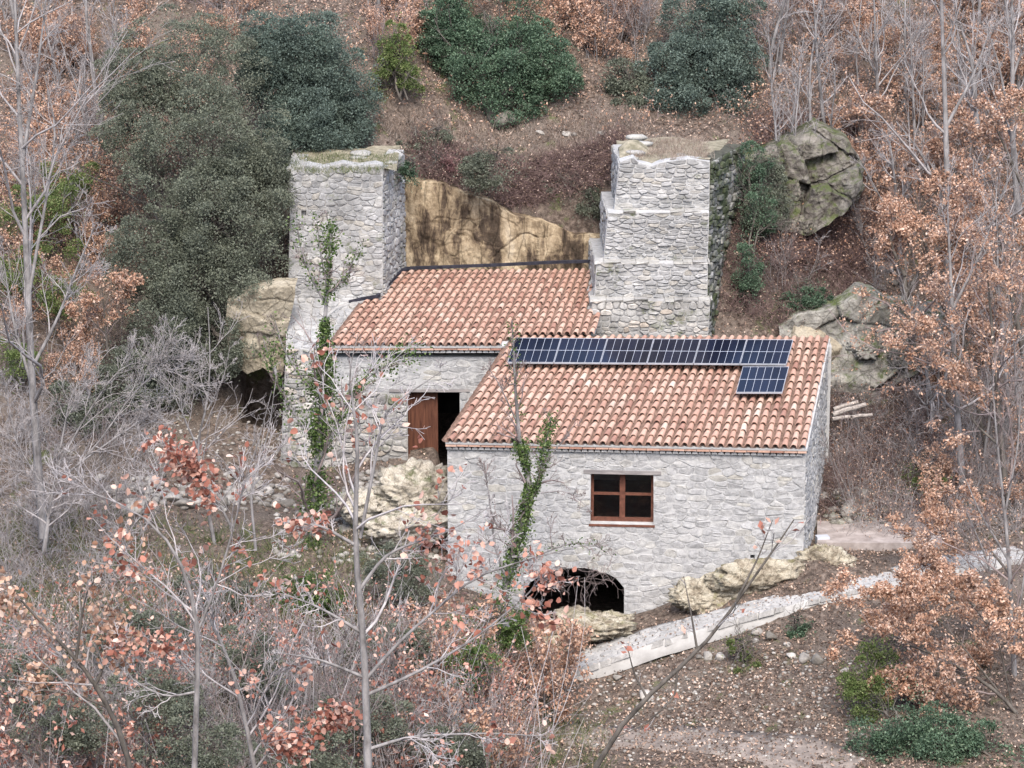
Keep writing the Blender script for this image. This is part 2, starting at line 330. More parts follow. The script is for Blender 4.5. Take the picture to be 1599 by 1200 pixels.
# ------------------------------------------------------------------ stone walls
def clip_poly(poly, n, d):
    r = []; k = len(poly)
    for i in range(k):
        a = poly[i]; c_ = poly[(i+1) % k]; da = a[0]*n[0]+a[1]*n[1]-d; dc = c_[0]*n[0]+c_[1]*n[1]-d
        if da <= 0: r.append(a)
        if (da < 0 < dc) or (dc < 0 < da):
            s = da/(da-dc); r.append((a[0]+(c_[0]-a[0])*s, a[1]+(c_[1]-a[1])*s))
    return r
def inside(p, poly):
    r = False; j = len(poly)-1
    for i in range(len(poly)):
        a, c_ = poly[i], poly[j]
        if (a[1] > p[1]) != (c_[1] > p[1]) and p[0] < (c_[0]-a[0])*(p[1]-a[1])/(c_[1]-a[1])+a[0]: r = not r
        j = i
    return r
def masonry(root, P0, U, V, outline, holes=(), size=(.3, .17), seed=1, mats=None, thick=.45, proud=.03, joint=.05, n_ind=300, slab=True, jit=.2, wname='wall', rand_proud=.5):
    """rubble wall: a mortar slab with stones standing proud of it. outline and holes in metres (u along U, v along V)"""
    mS, mM = mats; rg = random.Random(seed)
    P0, U, V = np.array(P0, float), np.array(U, float), np.array(V, float); Nn = unit(np.cross(U, V))
    loops = [list(outline)]+[list(h) for h in holes]
    pts = [p for l in loops for p in l]
    tri = tessellate_polygon([[Vector((p[0], p[1], 0)) for p in l] for l in loops])
    fr = [P0+U*p[0]+V*p[1] for p in pts]; bk = [q-Nn*thick for q in fr]; n = len(pts); F = []
    for a, b_, c_ in tri:
        area = (pts[b_][0]-pts[a][0])*(pts[c_][1]-pts[a][1])-(pts[c_][0]-pts[a][0])*(pts[b_][1]-pts[a][1])
        if abs(area) < 1e-9: continue
        if area < 0: b_, c_ = c_, b_
        F += [(a, b_, c_), (a+n, c_+n, b_+n)]
    s = 0
    for l in loops:
        k = len(l)
        for i in range(k): F.append((s+i, s+(i+1) % k, s+(i+1) % k+n, s+i+n))
        s += k
    wm = part(wname, mesh(wname, np.array(fr+bk), F, [mM]), root)
    su, sv = size
    seeds = []
    u0, u1 = min(p[0] for p in outline), max(p[0] for p in outline); v0, v1 = min(p[1] for p in outline), max(p[1] for p in outline)
    v = v0; row = 0
    while v < v1:
        hh = sv*rg.uniform(.6, 1.35); u = u0-rg.random()*su
        while u < u1+su:
            w = su*rg.choice((.45, .6, .8, .95, 1.1, 1.4, 1.8))
            q = (u+w/2+rg.uniform(-jit, jit)*su*.4, v+hh/2+rg.uniform(-jit, jit)*sv)
            if rg.random() < .14: seeds += [(q[0], q[1]-hh*.28), (q[0]+.02, q[1]+hh*.28)]
            else: seeds.append(q)
            u += w
        v += hh; row += 1
    seeds = [q for q in seeds if inside(q, outline) and not any(inside(q, h) for h in holes)]
    own = len(seeds); allp = [(q[0]/su, q[1]/sv) for q in seeds]; segs = []
    for l in loops:
        for i in range(len(l)):
            a, b_ = l[i], l[(i+1) % len(l)]; segs.append(((a[0]/su, a[1]/sv), (b_[0]/su, b_[1]/sv)))
    for q in list(allp):
        for a, b_ in segs:
            dx, dy = b_[0]-a[0], b_[1]-a[1]; L2 = dx*dx+dy*dy
            if L2 < 1e-9: continue
            tt = ((q[0]-a[0])*dx+(q[1]-a[1])*dy)/L2
            if -.02 <= tt <= 1.02:
                fx, fy = a[0]+dx*tt, a[1]+dy*tt
                if (q[0]-fx)**2+(q[1]-fy)**2 < 2.2: allp.append((2*fx-q[0], 2*fy-q[1]))
    grid = {}
    for i, q in enumerate(allp): grid.setdefault((math.floor(q[0]), math.floor(q[1])), []).append(i)
    st = []
    for i in range(own):
        q = allp[i]; poly = [(q[0]-1.3, q[1]-1.0), (q[0]+1.3, q[1]-1.0), (q[0]+1.3, q[1]+1.0), (q[0]-1.3, q[1]+1.0)]
        gx, gy = math.floor(q[0]), math.floor(q[1])
        for ax in range(gx-2, gx+3):
            for ay in range(gy-2, gy+3):
                for j in grid.get((ax, ay), ()):
                    if j == i: continue
                    r = allp[j]; dx, dy = r[0]-q[0], r[1]-q[1]; L = math.hypot(dx, dy)
                    if L < 1e-6: continue
                    dx /= L; dy /= L
                    poly = clip_poly(poly, (dx, dy), dx*q[0]+dy*q[1]+L/2-joint*rg.uniform(.6, 1.2))
                    if len(poly) < 3: break
                if len(poly) < 3: break
            if len(poly) < 3: break
        if len(poly) < 3: continue
        # cut corners
        pp = []
        k = len(poly)
        for a in range(k):
            p, r = poly[a], poly[(a+1) % k]
            if math.hypot(r[0]-p[0], r[1]-p[1]) < .12: pp.append(((p[0]+r[0])/2, (p[1]+r[1])/2)); continue
            pp += [(p[0]*.8+r[0]*.2, p[1]*.8+r[1]*.2), (p[0]*.2+r[0]*.8, p[1]*.2+r[1]*.8)]
        pp = [(a*su, b_*sv) for a, b_ in pp]
        cx = sum(p[0] for p in pp)/len(pp); cy = sum(p[1] for p in pp)/len(pp); k = len(pp)
        if k < 3: continue
        h = proud*(1+rg.uniform(-rand_proud, rand_proud)); tx, ty = rg.gauss(0, .05), rg.gauss(0, .07)
        VV = []
        for (kk, hh) in ((1, -.006), (.95, h*.75), (.74, h)):
            for p in pp:
                a, b_ = cx+(p[0]-cx)*kk, cy+(p[1]-cy)*kk
                VV.append(P0+U*a+V*b_+Nn*(hh+((a-cx)*tx+(b_-cy)*ty)*(hh > 0)+(rg.gauss(0, .004) if kk < .8 else 0)))
        FF = []
        for r in (0, 1):
            for a in range(k): b_ = (a+1) % k; FF.append((r*k+a, r*k+b_, (r+1)*k+b_, (r+1)*k+a))
        FF.append(tuple(2*k+a for a in range(k)))
        st.append((VV, FF))
    # the largest in the picture stay single
    def area(s_):
        q = pix(np.array(s_[0][:len(s_[0])//3])); x, y = q[:, 0], q[:, 1]
        return abs(np.dot(x, np.roll(y, 1))-np.dot(y, np.roll(x, 1)))
    st.sort(key=area, reverse=True)
    for VV, FF in st[:n_ind]:
        part('stone', mesh('stone', np.array(VV), FF, [mS], smooth=False), wm)
    if st[n_ind:]:
        mb = MB()
        for VV, FF in st[n_ind:]: mb.add(VV, FF)
        part('small_stones', mb.mesh('small_stones', [mS]), wm, kind='stuff')
    return wm
Z = np.array([0, 0, 1.])
def frame(Pa, Pb):
    """wall frame from two plan points seen from outside, left to right"""
    Pa, Pb = np.array(Pa, float), np.array(Pb, float); Pa[2] = Pb[2] = 0
    U = unit(Pb-Pa); return Pa, U, np.cross(U, Z)
def uv(P0, U, Nn, px, py):
    p = atp(px, py, P0, Nn)-P0; return (float(p@U), float(p[2]))

# ------------------------------------------------------------------ roofs of canal tiles
def half_tile(name, mat, L=.46, r0=.082, r1=.062, k=6, th=.014, up=True):
    """cover tile: axis along +y, wide end at y=0"""
    V = []
    for y, r in ((0, r0), (L, r1)):
        for rr in (r, r-th):
            for i in range(k+1):
                a = math.pi*i/k; V.append((rr*math.cos(a), y, rr*math.sin(a)*(.95 if up else -.6)))
    n = k+1; F = []
    for i in range(k):
        F += [(i, i+1, 2*n+i+1, 2*n+i), (n+i, 3*n+i, 3*n+i+1, n+i+1), (i, n+i, n+i+1, i+1), (2*n+i, 2*n+i+1, 3*n+i+1, 3*n+i)]
    F += [(0, 2*n, 3*n, n), (k, n+k, 3*n+k, 2*n+k)]
    return mesh(name, np.array(V), F, [mat], smooth=False)
tile_me = half_tile('roof_tile', m_tile)
def tile_roof(root, A, B, Cc, D, cols, rows, seed, skip=None, lift=.03, deck_poly=None, eave_len=None):
    """A B eave left/right, Cc D top right/left"""
    rg = random.Random(seed); A, B, Cc, D = map(lambda p: np.array(p, float), (A, B, Cc, D))
    Nr = unit(np.cross(B-A, D-A))
    mb = MB(); bt = -Nr*.05
    dp = deck_poly or [A, B, Cc, D]; k = len(dp)
    mb.add([p+bt for p in dp]+list(dp), [tuple(range(k-1, -1, -1)), tuple(range(k, 2*k))]+[(i, (i+1) % k, k+(i+1) % k, k+i) for i in range(k)]); deck = part('roof', mb.mesh('roof', [m_mortar]), root)
    f = lambda u, v: (A*(1-u)+B*u)*(1-v)+(D*(1-u)+Cc*u)*v
    base = np.array([v.co[:] for v in tile_me.vertices]); bf = [tuple(p.vertices) for p in tile_me.polygons]
    singles = 0; joined = MB(); pans = MB()
    for j in range(rows):
        for i in range(cols):
            u = (i+.5)/cols; p = f(u, j/rows); q = f(u, (j+1)/rows); L = np.linalg.norm(q-p)
            wid = np.linalg.norm(f((i+1)/cols, j/rows)-f(i/cols, j/rows))
            Y = unit(q-p); X = unit(np.cross(Y, Nr)); Zz = np.cross(X, Y)
            if skip and skip(f(u, (j+.5)/rows)): continue
            # pan between covers
            for du in ((-.5,) if i else (-.5,)):
                pc = f((i+.5+du)/cols, j/rows)+Zz*.055; qc = f((i+.5+du)/cols, min(1.02, (j+1.15)/rows))+Zz*.045
                k = 4; VV = []
                for e, rr in ((pc, wid*.44), (qc, wid*.36)):
                    for a in range(k+1):
                        an = math.pi*a/k; VV.append(e+X*rr*math.cos(an)-Zz*rr*.6*math.sin(an))
                pans.add(VV, [(a, a+1, k+1+a+1, k+1+a) for a in range(k)])
            sc = L*1.16/.46; ws = wid*rg.uniform(.70, .77)/.164*1.0
            yaw = rg.gauss(0, .022); ti = -.10+rg.gauss(0, .018)
            X2 = X*math.cos(yaw)+Y*math.sin(yaw); Y2 = unit(Y*math.cos(yaw)-X*math.sin(yaw)+Zz*ti); Z2 = np.cross(X2, Y2)
            o_ = p+Zz*(lift+.028)+X*rg.gauss(0, .004)-Y*(.02+rg.uniform(-.014, .014))
            if singles < 300:
                o = obj('roof_tile', tile_me, deck); pl = root.location
                Mx = Matrix(((X2[0]*ws, Y2[0]*sc, Z2[0]*ws, o_[0]), (X2[1]*ws, Y2[1]*sc, Z2[1]*ws, o_[1]), (X2[2]*ws, Y2[2]*sc, Z2[2]*ws, o_[2]), (0, 0, 0, 1)))
                o.matrix_basis = Mx; singles += 1
            else:
                joined.add(o_+base[:, :1]*X2*ws+base[:, 1:2]*Y2*sc+base[:, 2:]*Z2*ws, bf)
    part('roof_tiles', joined.mesh('roof_tiles', [m_tile]), deck, kind='stuff')
    part('channel_tiles', pans.mesh('channel_tiles', [m_pan]), deck, kind='stuff')
    # eave: clay course with a scalloped course under it
    E = unit(B-A); Dn = unit(D-A-E*np.dot(D-A, E)); W_ = eave_len or np.linalg.norm(B-A)
    out_ = np.array([E[1], -E[0], 0])
    mb = MB(); o0 = A+out_*-.25+Z*-.105
    x = 0
    while x < W_-.02:
        w = min(rg.uniform(.26, .32), W_-x); mb.box(o0+E*x+Z*rg.gauss(0, .003), E*(w-.012), out_*(.23+rg.gauss(0, .006)), Z*.05); x += w
    part('eave_course', mb.mesh('eave_course', [m_tile]), deck, kind='stuff')
    mb = MB(); x = 0; o1 = o0-Z*.085
    while x < W_-.12:
        k = 5; VV = []
        for yy in (.0, .17):
            for a in range(k+1):
                an = math.pi*a/k; VV.append(o1+E*(x+.075-.068*math.cos(an))+out_*yy+Z*(.0+.075*math.sin(an)))
        F = [(a, a+1, k+1+a+1, k+1+a) for a in range(k)]+[tuple(range(k, -1, -1)), tuple(range(k+1, 2*k+2))]
        mb.add(VV, F); x += .15
    part('scalloped_cornice', mb.mesh('scalloped_cornice', [m_mortar]), deck, kind='stuff')
    return deck

# ================================================================== FRONT HOUSE
yR = -.3
eR = at(1261, 702, yR)
def solve_y(px, py, z):
    lo, hi = -8, 20
    for _ in range(50):
        m_ = (lo+hi)/2
        if at(px, py, m_)[2] > z: lo = m_
        else: hi = m_
    return lo
yL = solve_y(696, 691, eR[2]); eL = at(696, 691, yL)
rR = at(1297, 529, 5.7); yRL = solve_y(803, 527.5, rR[2]); rL = at(803, 527.5, min(max(yRL, 5.2), 6.2)); rL[2] = rR[2]
Ed = unit(eR-eL); inw = np.array([-Ed[1], Ed[0], 0])
wl = eL+Ed*.03+inw*.16; wr = eR-Ed*.03+inw*.16
house = thing('stone_house', 'pale grey rubble stone house with clay tile roof carrying solar panels, arched cellar opening below', 'house', [(wl[0]+wr[0])/2, wl[1]+3, -2.5])
P0, U, Nn = frame(wl, wr); Wf = np.linalg.norm((wr-wl)[:2])
top = eR[2]-.2
q = lambda px, py: uv(P0, U, Nn, px, py)
win = [q(922, 818), q(1021, 820), q(1021, 742), q(923, 740)]
arch = [q(818, 990), q(975, 990), q(975, 918), q(962, 903), q(940, 892), q(912, 887), q(880, 888), q(850, 897), q(828, 910), q(818, 925)]
vent = [q(1172, 873), q(1179, 873), q(1179, 867), q(1172, 867)]
vent2 = [q(1160, 812), q(1168, 812), q(1168, 802), q(1160, 802)]
zb = -3.4
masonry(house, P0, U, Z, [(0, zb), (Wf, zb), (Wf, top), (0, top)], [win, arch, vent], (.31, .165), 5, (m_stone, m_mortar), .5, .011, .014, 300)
# right hand side wall with two narrow slits
br = rR-Ed*.02; P1, U1, N1 = frame(wr, br); L1 = np.linalg.norm((br-wr)[:2]); q1 = lambda px, py: uv(P1, U1, N1, px, py)
def slit(u, v, w, h): return [(u-w/2, v), (u+w/2, v), (u+w/2, v+h), (u-w/2, v+h)]
masonry(house, P1+N1*-.0, U1, Z, [(0.06, zb), (L1, zb), (L1, rR[2]-.06), (0.06, eR[2]-.03)], [slit(1.6, .55, .35, .6), slit(2.9, -.6, .4, .7), slit(1.2, -1.15, .3, .25)], (.32, .16), 6, (m_stone, m_mortar), .45, .02, .045, 60)
# left hand side wall and back wall
P2, U2, N2 = frame(rL, wl); L2 = np.linalg.norm((rL-wl)[:2])
masonry(house, P2, U2, Z, [(0, zb), (L2-.32, zb), (L2-.32, eR[2]-.02), (0, rR[2]-.08)], [], (.4, .2), 7, (m_stone, m_mortar), .45, .02, .045, 0)
P3, U3, N3 = frame(rR, rL); masonry(house, P3, U3, Z, [(0, zb), (np.linalg.norm((rR-rL)[:2]), zb), (np.linalg.norm((rR-rL)[:2]), rR[2]-.1), (0, rR[2]-.1)], [], (.5, .25), 8, (m_stone, m_mortar), .4, .02, .05, 0)
# inner floor so that window and cellar read as rooms
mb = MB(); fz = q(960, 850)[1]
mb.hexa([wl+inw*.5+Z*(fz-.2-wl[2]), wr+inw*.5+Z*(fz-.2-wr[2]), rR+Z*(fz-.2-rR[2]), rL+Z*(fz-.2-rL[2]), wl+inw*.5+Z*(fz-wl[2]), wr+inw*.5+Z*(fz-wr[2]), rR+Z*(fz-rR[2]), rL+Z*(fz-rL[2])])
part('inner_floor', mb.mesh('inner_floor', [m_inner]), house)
tile_roof(house, eL, eR, rR, rL, 40, 16, 11)
# window
wx0, wx1 = win[0][0], win[1][0]; wz0, wz1 = (win[0][1]+win[1][1])/2-.0, (win[2][1]+win[3][1])/2
def wp(u, d, z): return P0+U*u-Nn*d+Z*z      # d = depth behind wall face
wf = MB(); fw = .07
wf.box(wp(wx0, .22, wz0), U*fw, -Nn*.07, Z*(wz1-wz0)); wf.box(wp(wx1-fw, .22, wz0), U*fw, -Nn*.07, Z*(wz1-wz0))
wf.box(wp(wx0+fw, .22, wz0), U*(wx1-wx0-2*fw), -Nn*.07, Z*.1); wf.box(wp(wx0+fw, .22, wz1-fw), U*(wx1-wx0-2*fw), -Nn*.07, Z*fw)
window = part('window', wf.mesh('window', [m_frame]), house)
xm = (wx0+wx1)/2
mb = MB(); mb.box(wp(xm-.065, .205, wz0+.1), U*.13, -Nn*.08, Z*(wz1-wz0-.1-fw)); part('mullion', mb.mesh('mullion', [m_frame]), window)
for a, b_ in ((wx0+fw, xm-.065), (xm+.065, wx1-fw)):
    zt = wz0+(wz1-wz0)*.53
    mb = MB(); mb.box(wp(a, .215, zt), U*(b_-a), -Nn*.05, Z*.06); part('transom', mb.mesh('transom', [m_frame]), window)
    for z0, z1 in ((wz0+.1, zt), (zt+.06, wz1-fw)):
        mb = MB(); mb.box(wp(a+.002, .25, z0+.002), U*(b_-a-.004), -Nn*.008, Z*(z1-z0-.004)); part('pane', mb.mesh('pane', [m_glass]), window)
mb = MB(); mb.box(wp(wx0-.03, -.03, wz0-.055), U*(wx1-wx0+.06), -Nn*.28, Z*.05); part('window_sill', mb.mesh('window_sill', [m_frame]), house)
mb = MB(); mb.box(wp(wx0-.16, -.028, wz1+.004), U*(wx1-wx0+.32), -Nn*.3, Z*.09); part('lintel', mb.mesh('lintel', [m_lintel]), house)

# verge tiles flashing along right edge of the roof
# ================================================================== SOLAR PANELS
Nr = unit(np.cross(eR-eL, rL-eL))
Proof = eR+Nr*.24
def rp(px, py): return atp(px, py, Proof, Nr)
def solar(px0, px1, pyt, pyb, lean, label, dy0=0., dy1=0.):
    bl, br_, tr, tl = rp(px0, pyb+dy0), rp(px1, pyb+dy1), rp(px1+lean, pyt+dy1), rp(px0+lean, pyt+dy0)
    root = thing('solar_panel', label, 'solar panel', (bl+br_)/2, 'solar panels on the house roof')
    X = br_-bl; Y = tl-bl; w = np.linalg.norm(X); h = np.linalg.norm(Y)
    ex, ey = X/w, Y/h; bb = .009
    g_ = lambda u, v, hh=0: bl+X*u+Y*v+(tr-br_-Y)*u*v+Nr*hh
    mb = MB(); mb.hexa([g_(.01, .01, -.035), g_(.99, .01, -.035), g_(.99, .99, -.035), g_(.01, .99, -.035), g_(.01, .01), g_(.99, .01), g_(.99, .99), g_(.01, .99)])
    part('backsheet', mb.mesh('backsheet', [m_back]), root)
    fr = MB(); a = bb/w; c_ = bb/h*1.3
    for u0, u1, v0, v1 in ((0, a, 0, 1), (1-a, 1, 0, 1), (a, 1-a, 0, c_), (a, 1-a, 1-c_, 1)):
        fr.hexa([g_(u0, v0, -.038), g_(u1, v0, -.038), g_(u1, v1, -.038), g_(u0, v1, -.038), g_(u0, v0, .006), g_(u1, v0, .006), g_(u1, v1, .006), g_(u0, v1, .006)])
    part('frame', fr.mesh('frame', [m_alu]), root)
    for i in range(6):
        for j in range(2):
            u0 = a+(1-2*a)*i/6+.0038; u1 = a+(1-2*a)*(i+1)/6-.0038; v0 = c_+(1-2*c_)*j/2+.008; v1 = c_+(1-2*c_)*(j+1)/2-.008
            mb = MB(); mb.hexa([g_(u0, v0, -.001), g_(u1, v0, -.001), g_(u1, v1, -.001), g_(u0, v1, -.001), g_(u0, v0, .003), g_(u1, v0, .003), g_(u1, v1, .003), g_(u0, v1, .003)])
            part('cell', mb.mesh('cell', [m_cell]), root)
    rl = MB()
    for v in (.22, .78):
        rl.box(g_(-.01, v, -.10), X*1.02, ey*.04, Nr*.055)
    part('mounting_rail', rl.mesh('mounting_rail', [m_alu]), root)
    for u in (.03, .93):
        mb = MB()
        for v in (.22, .78): mb.box(g_(u, v, -.26), ex*.03, ey*.03, Nr*.16)
        part('mounting_foot', mb.mesh('mounting_foot', [m_alu]), root)
x0, x1 = 793, 1229; names = ['leftmost panel of the top row of six, with bare branches in front of it', 'second solar panel from the left in the top row of six', 'third solar panel from the left in the top row, middle of the cloudy reflection',
    'fourth solar panel from the left in the top row of six', 'fifth solar panel from the left, second from the right end of the top row', 'last solar panel of the top row, directly above the single lower one']
for i in range(6):
    a = x0+(x1-x0)*i/6; c_ = x0+(x1-x0)*(i+1)/6-.8
    solar(a, c_, 529, 567, 11.5-i*.1, names[i], -1+i/6*3, -1+(i+1)/6*3)
solar(1150, 1222, 573, 613, 10.5, 'single solar panel mounted alone below the right end of the top row')

# ================================================================== BACK HOUSE
bh_y = 5.4
bw0 = at(515, 560, bh_y); bw1 = at(800, 560, bh_y)
back = thing('stone_outbuilding', 'low stone building between the two towers with tiled roof and brown wooden door', 'house', [(bw0[0]+bw1[0])/2, 6.5, -.6])
P4, U4, N4 = frame(bw0, bw1); q4 = lambda px, py: uv(P4, U4, N4, px, py)
W4 = np.linalg.norm((bw1-bw0)[:2])
door = [q4(638, 760), q4(719, 760), q4(719, 612), q4(638, 612)]
topb = q4(650, 558)[1]; midz = q4(600, 612)[1]
low = [(0, -1.6), (W4, -1.6), (W4, midz), (door[2][0], midz), (door[3][0], midz), (0, midz)]
# lower coarse rubble, left and right of the door, and a finer band above
masonry(back, P4, U4, Z, [(0, -1.6), (door[0][0], -1.6), (door[0][0], midz), (0, midz)], [], (.26, .17), 21, (m_rough, m_mortar2), .4, .05, .06, 300, rand_proud=.8)
masonry(back, P4, U4, Z, [(door[1][0], -1.6), (W4, -1.6), (W4, midz), (door[1][0], midz)], [], (.3, .2), 22, (m_stone, m_mortar), .4, .025, .05, 30)
masonry(back, P4+Z*.0, U4, Z, [(0, midz), (W4, midz), (W4, topb), (0, topb)], [], (.34, .14), 23, (m_stone, m_mortar), .4, .010, .018, 120)
mb = MB(); mb.box(P4+U4*(door[0][0]-.45)+Z*(midz-.005)+N4*.03, U4*(door[1][0]-door[0][0]+.7), -N4*.3, Z*.07); part('lintel', mb.mesh('lintel', [m_lintel]), back)
# door leaf of boards, left leaf closed, right one open on a dark room
dl = None; x0 = door[0][0]; xe = q4(684, 650)[0]; nb = 5; dz0 = -1.1
mb = MB(); mb.box(P4+U4*x0-N4*.26+Z*dz0, U4*(xe-x0), -N4*.02, Z*(midz-dz0-.02)); dl = part('door', mb.mesh('door', [m_wood]), back, 'brown vertical board door leaf standing closed on the left half')
for i in range(nb):
    w = (xe-x0)/nb; mb = MB(); mb.box(P4+U4*(x0+i*w+.004)-N4*(.235-.004*(i % 2))+Z*dz0, U4*(w-.008), -N4*.022, Z*(midz-dz0-.03)); part('plank', mb.mesh('plank', [m_wood]), dl)
mb = MB(); mb.box(P4+U4*x0-N4*.14+Z*dz0, U4*.05, -N4*.1, Z*(midz-dz0-.01)); part('door_frame', mb.mesh('door_frame', [m_wood]), back)
# side / back walls and dark floor
bl_, br_ = at(600, 425, 9.8), at(935, 412, 9.8)
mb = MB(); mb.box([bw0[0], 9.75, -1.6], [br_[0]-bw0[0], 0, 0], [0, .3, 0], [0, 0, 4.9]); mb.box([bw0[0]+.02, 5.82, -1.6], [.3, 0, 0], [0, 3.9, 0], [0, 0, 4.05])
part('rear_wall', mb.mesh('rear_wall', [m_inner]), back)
# roof
A_ = at(516, 541, 5.15); zE = A_[2]; D_ = at(606, 424, 9.8); zT = D_[2]
B_ = np.array([at(925, 541, 5.15)[0], 5.15, zE]); C_ = np.array([at(962, 412, 9.8)[0], 9.8, zT])
def edge_x(y):      # where the neighbouring roof's left edge runs
    return eL[0]+(rL[0]-eL[0])*(y-eL[1])/(rL[1]-eL[1])
def skip_back(p):
    if p[1] > 7.85 and p[0] < at(597, 460, 7.95)[0]-.03+(p[1]-7.95)*.22: return True      # tower stands here
    if p[1] > 6.9 and p[0] > at(926, 480, p[1])[0]: return True
    return p[1] < 5.9 and p[0] > edge_x(p[1])-.05
xe2 = edge_x(5.15)
deck_poly = [A_, [xe2-.05, 5.15, zE], [edge_x(6.02)-.03, 6.02, zE+(zT-zE)*.87/4.65-.03], [at(930, 520, 5.9)[0], 6.02, zE+(zT-zE)*.87/4.65-.03], [C_[0]-.1, 9.8, zT], D_]
tile_roof(back, A_, B_, C_, D_, 32, 15, 12, skip_back, deck_poly=[np.array(p, float) for p in deck_poly], eave_len=xe2-A_[0]-.1)
# black flashing where the roof meets tower and cliff
def strip(name, pts, w, mat, root, h=.06):
    mb = MB()
    for a, b_ in zip(pts[:-1], pts[1:]):
        a, b_ = np.array(a), np.array(b_); d = unit(b_-a); s_ = unit(np.cross(Z, d))
        mb.box(a-s_*w/2, b_-a, s_*w, Z*h)
    return part(name, mb.mesh(name, [mat]), root)
fl = [at(px, py, y) for px, py, y in ((545, 474, 7.75), (566, 469, 7.8), (590, 465, 7.86), (597, 455, 8.1), (626, 425, 9.55), (640, 421, 9.75), (700, 419, 9.75), (780, 416, 9.76), (860, 412, 9.78), (930, 410, 9.8))]
strip('flashing', fl, .10, m_dark, back, .07)
fm = [at(px, py, y) for px, py, y in ((510, 497, 6.9), (525, 484, 7.3), (545, 478, 7.6), (575, 471, 7.8))]
strip('mortar_fillet', fm, .08, m_mortar2, back, .05)

# ================================================================== LEFT TOWER
lt = thing('stone_tower', 'square pale rubble tower at the left end of the back roof, flat grassy top', 'tower', [-5, 8, -1.2])
yT = 7.95
bx0 = at(433, 745, 5.4)[0]; bx1 = at(517, 745, 5.4)[0]
zsh = at(450, 545, 5.4)[2]
# foot below the roof line
masonry(lt, [0, 5.4, 0], [1, 0, 0], Z, [(bx0, -1.9), (bx1+.02, -1.9), (at(517, 545, 5.4)[0], zsh), (at(447, 545, 5.4)[0], zsh)], [[(at(470, 526, 5.4)[0]-.02, zsh-.3), (at(480, 526, 5.4)[0], zsh-.3), (at(480, 526, 5.4)[0], zsh-.17), (at(470, 526, 5.4)[0]-.02, zsh-.17)]], (.27, .18), 31, (m_rough, m_mortar2), .4, .045, .06, 200, rand_proud=.8)
# battered shoulder
a0, a1 = at(447, 545, 5.4), at(448, 466, yT); b1 = at(545, 466, yT); b0 = at(520, 545, 5.4)
Vs = unit(np.array([0, a1[1]-a0[1], a1[2]-a0[2]])); Ls = np.linalg.norm([a1[1]-a0[1], a1[2]-a0[2]])
masonry(lt, [0, a0[1], a0[2]], [1, 0, 0], Vs, [(a0[0], .0), (b0[0], .0), (b1[0]+.35, Ls), (a1[0], Ls)], [], (.27, .42), 32, (m_tower, m_mortar2), .1, .03, .05, 120)
# main shaft
tx0, tx1 = at(448, 466, yT)[0], at(598, 466, yT)[0]; tz = at(455, 263, yT)[2]
tl = at(455, 263, yT)[0]
hole = lambda px, py, w=.13, h=.15: [(at(px, py, yT)[0], at(px, py, yT)[2]), (at(px, py, yT)[0]+w, at(px, py, yT)[2]), (at(px, py, yT)[0]+w, at(px, py, yT)[2]+h), (at(px, py, yT)[0], at(px, py, yT)[2]+h)]
tops = [(598, 259), (585, 256), (560, 260), (535, 255), (505, 262), (480, 257), (455, 264)]
masonry(lt, [0, yT, 0], [1, 0, 0], Z, [(tx0, 2.4), (tx1, 2.4)]+[(at(a, b_, yT)[0], at(a, b_, yT)[2]) for a, b_ in tops], [hole(471, 338)], (.25, .15), 33, (m_tower, m_mortar2), .45, .02, .03, 300, rand_proud=.9)
# right flank
e1 = at(630, 420, 10.2); P5, U5, N5 = frame([tx1, yT, 0], [e1[0]+.05, 10.2, 0]); L5 = np.linalg.norm([e1[0]+.05-tx1, 10.2-yT])
masonry(lt, P5, U5, Z, [(0.02, 2.4), (L5, 2.4), (L5, tz+.05), (L5*.5, tz-.1), (0.02, tz)], [slit(.35, 5.0, .28, .22), slit(.5, 3.9, .28, .2)], (.3, .17), 34, (m_tower, m_mortar2), .4, .035, .055, 120)
P6, U6, N6 = frame([tl-.1, 10.5, 0], [tl-.05, yT+.02, 0]); masonry(lt, P6, U6, Z, [(0, 2.2), (2.42, 2.2), (2.42, tz), (0, tz)], [], (.35, .2), 35, (m_tower, m_mortar2), .4, .03, .055, 0)
m_turf = mat_simple('dry_turf', (.12, .11, .075), (.27, .24, .18), 5, .95, .8, .05)
gx = np.linspace(tl+.02, tx1+.38, 24); gy = np.linspace(yT+.1, 10.7, 26); X_, Y_ = np.meshgrid(gx, gy); P_ = np.stack([X_, Y_, X_*0], -1)
Zt = tz-.06+.12*fbm(P_, 1.5, 4, 5)+.06*np.maximum(0, Y_-yT-1)
ii = np.arange(24*26).reshape(26, 24)
part('turf_top', mesh('turf_top', np.stack([X_, Y_, Zt], -1).reshape(-1, 3), np.stack([ii[:-1, :-1], ii[:-1, 1:], ii[1:, 1:], ii[1:, :-1]], -1).reshape(-1, 4), [m_turf], smooth=True), lt)

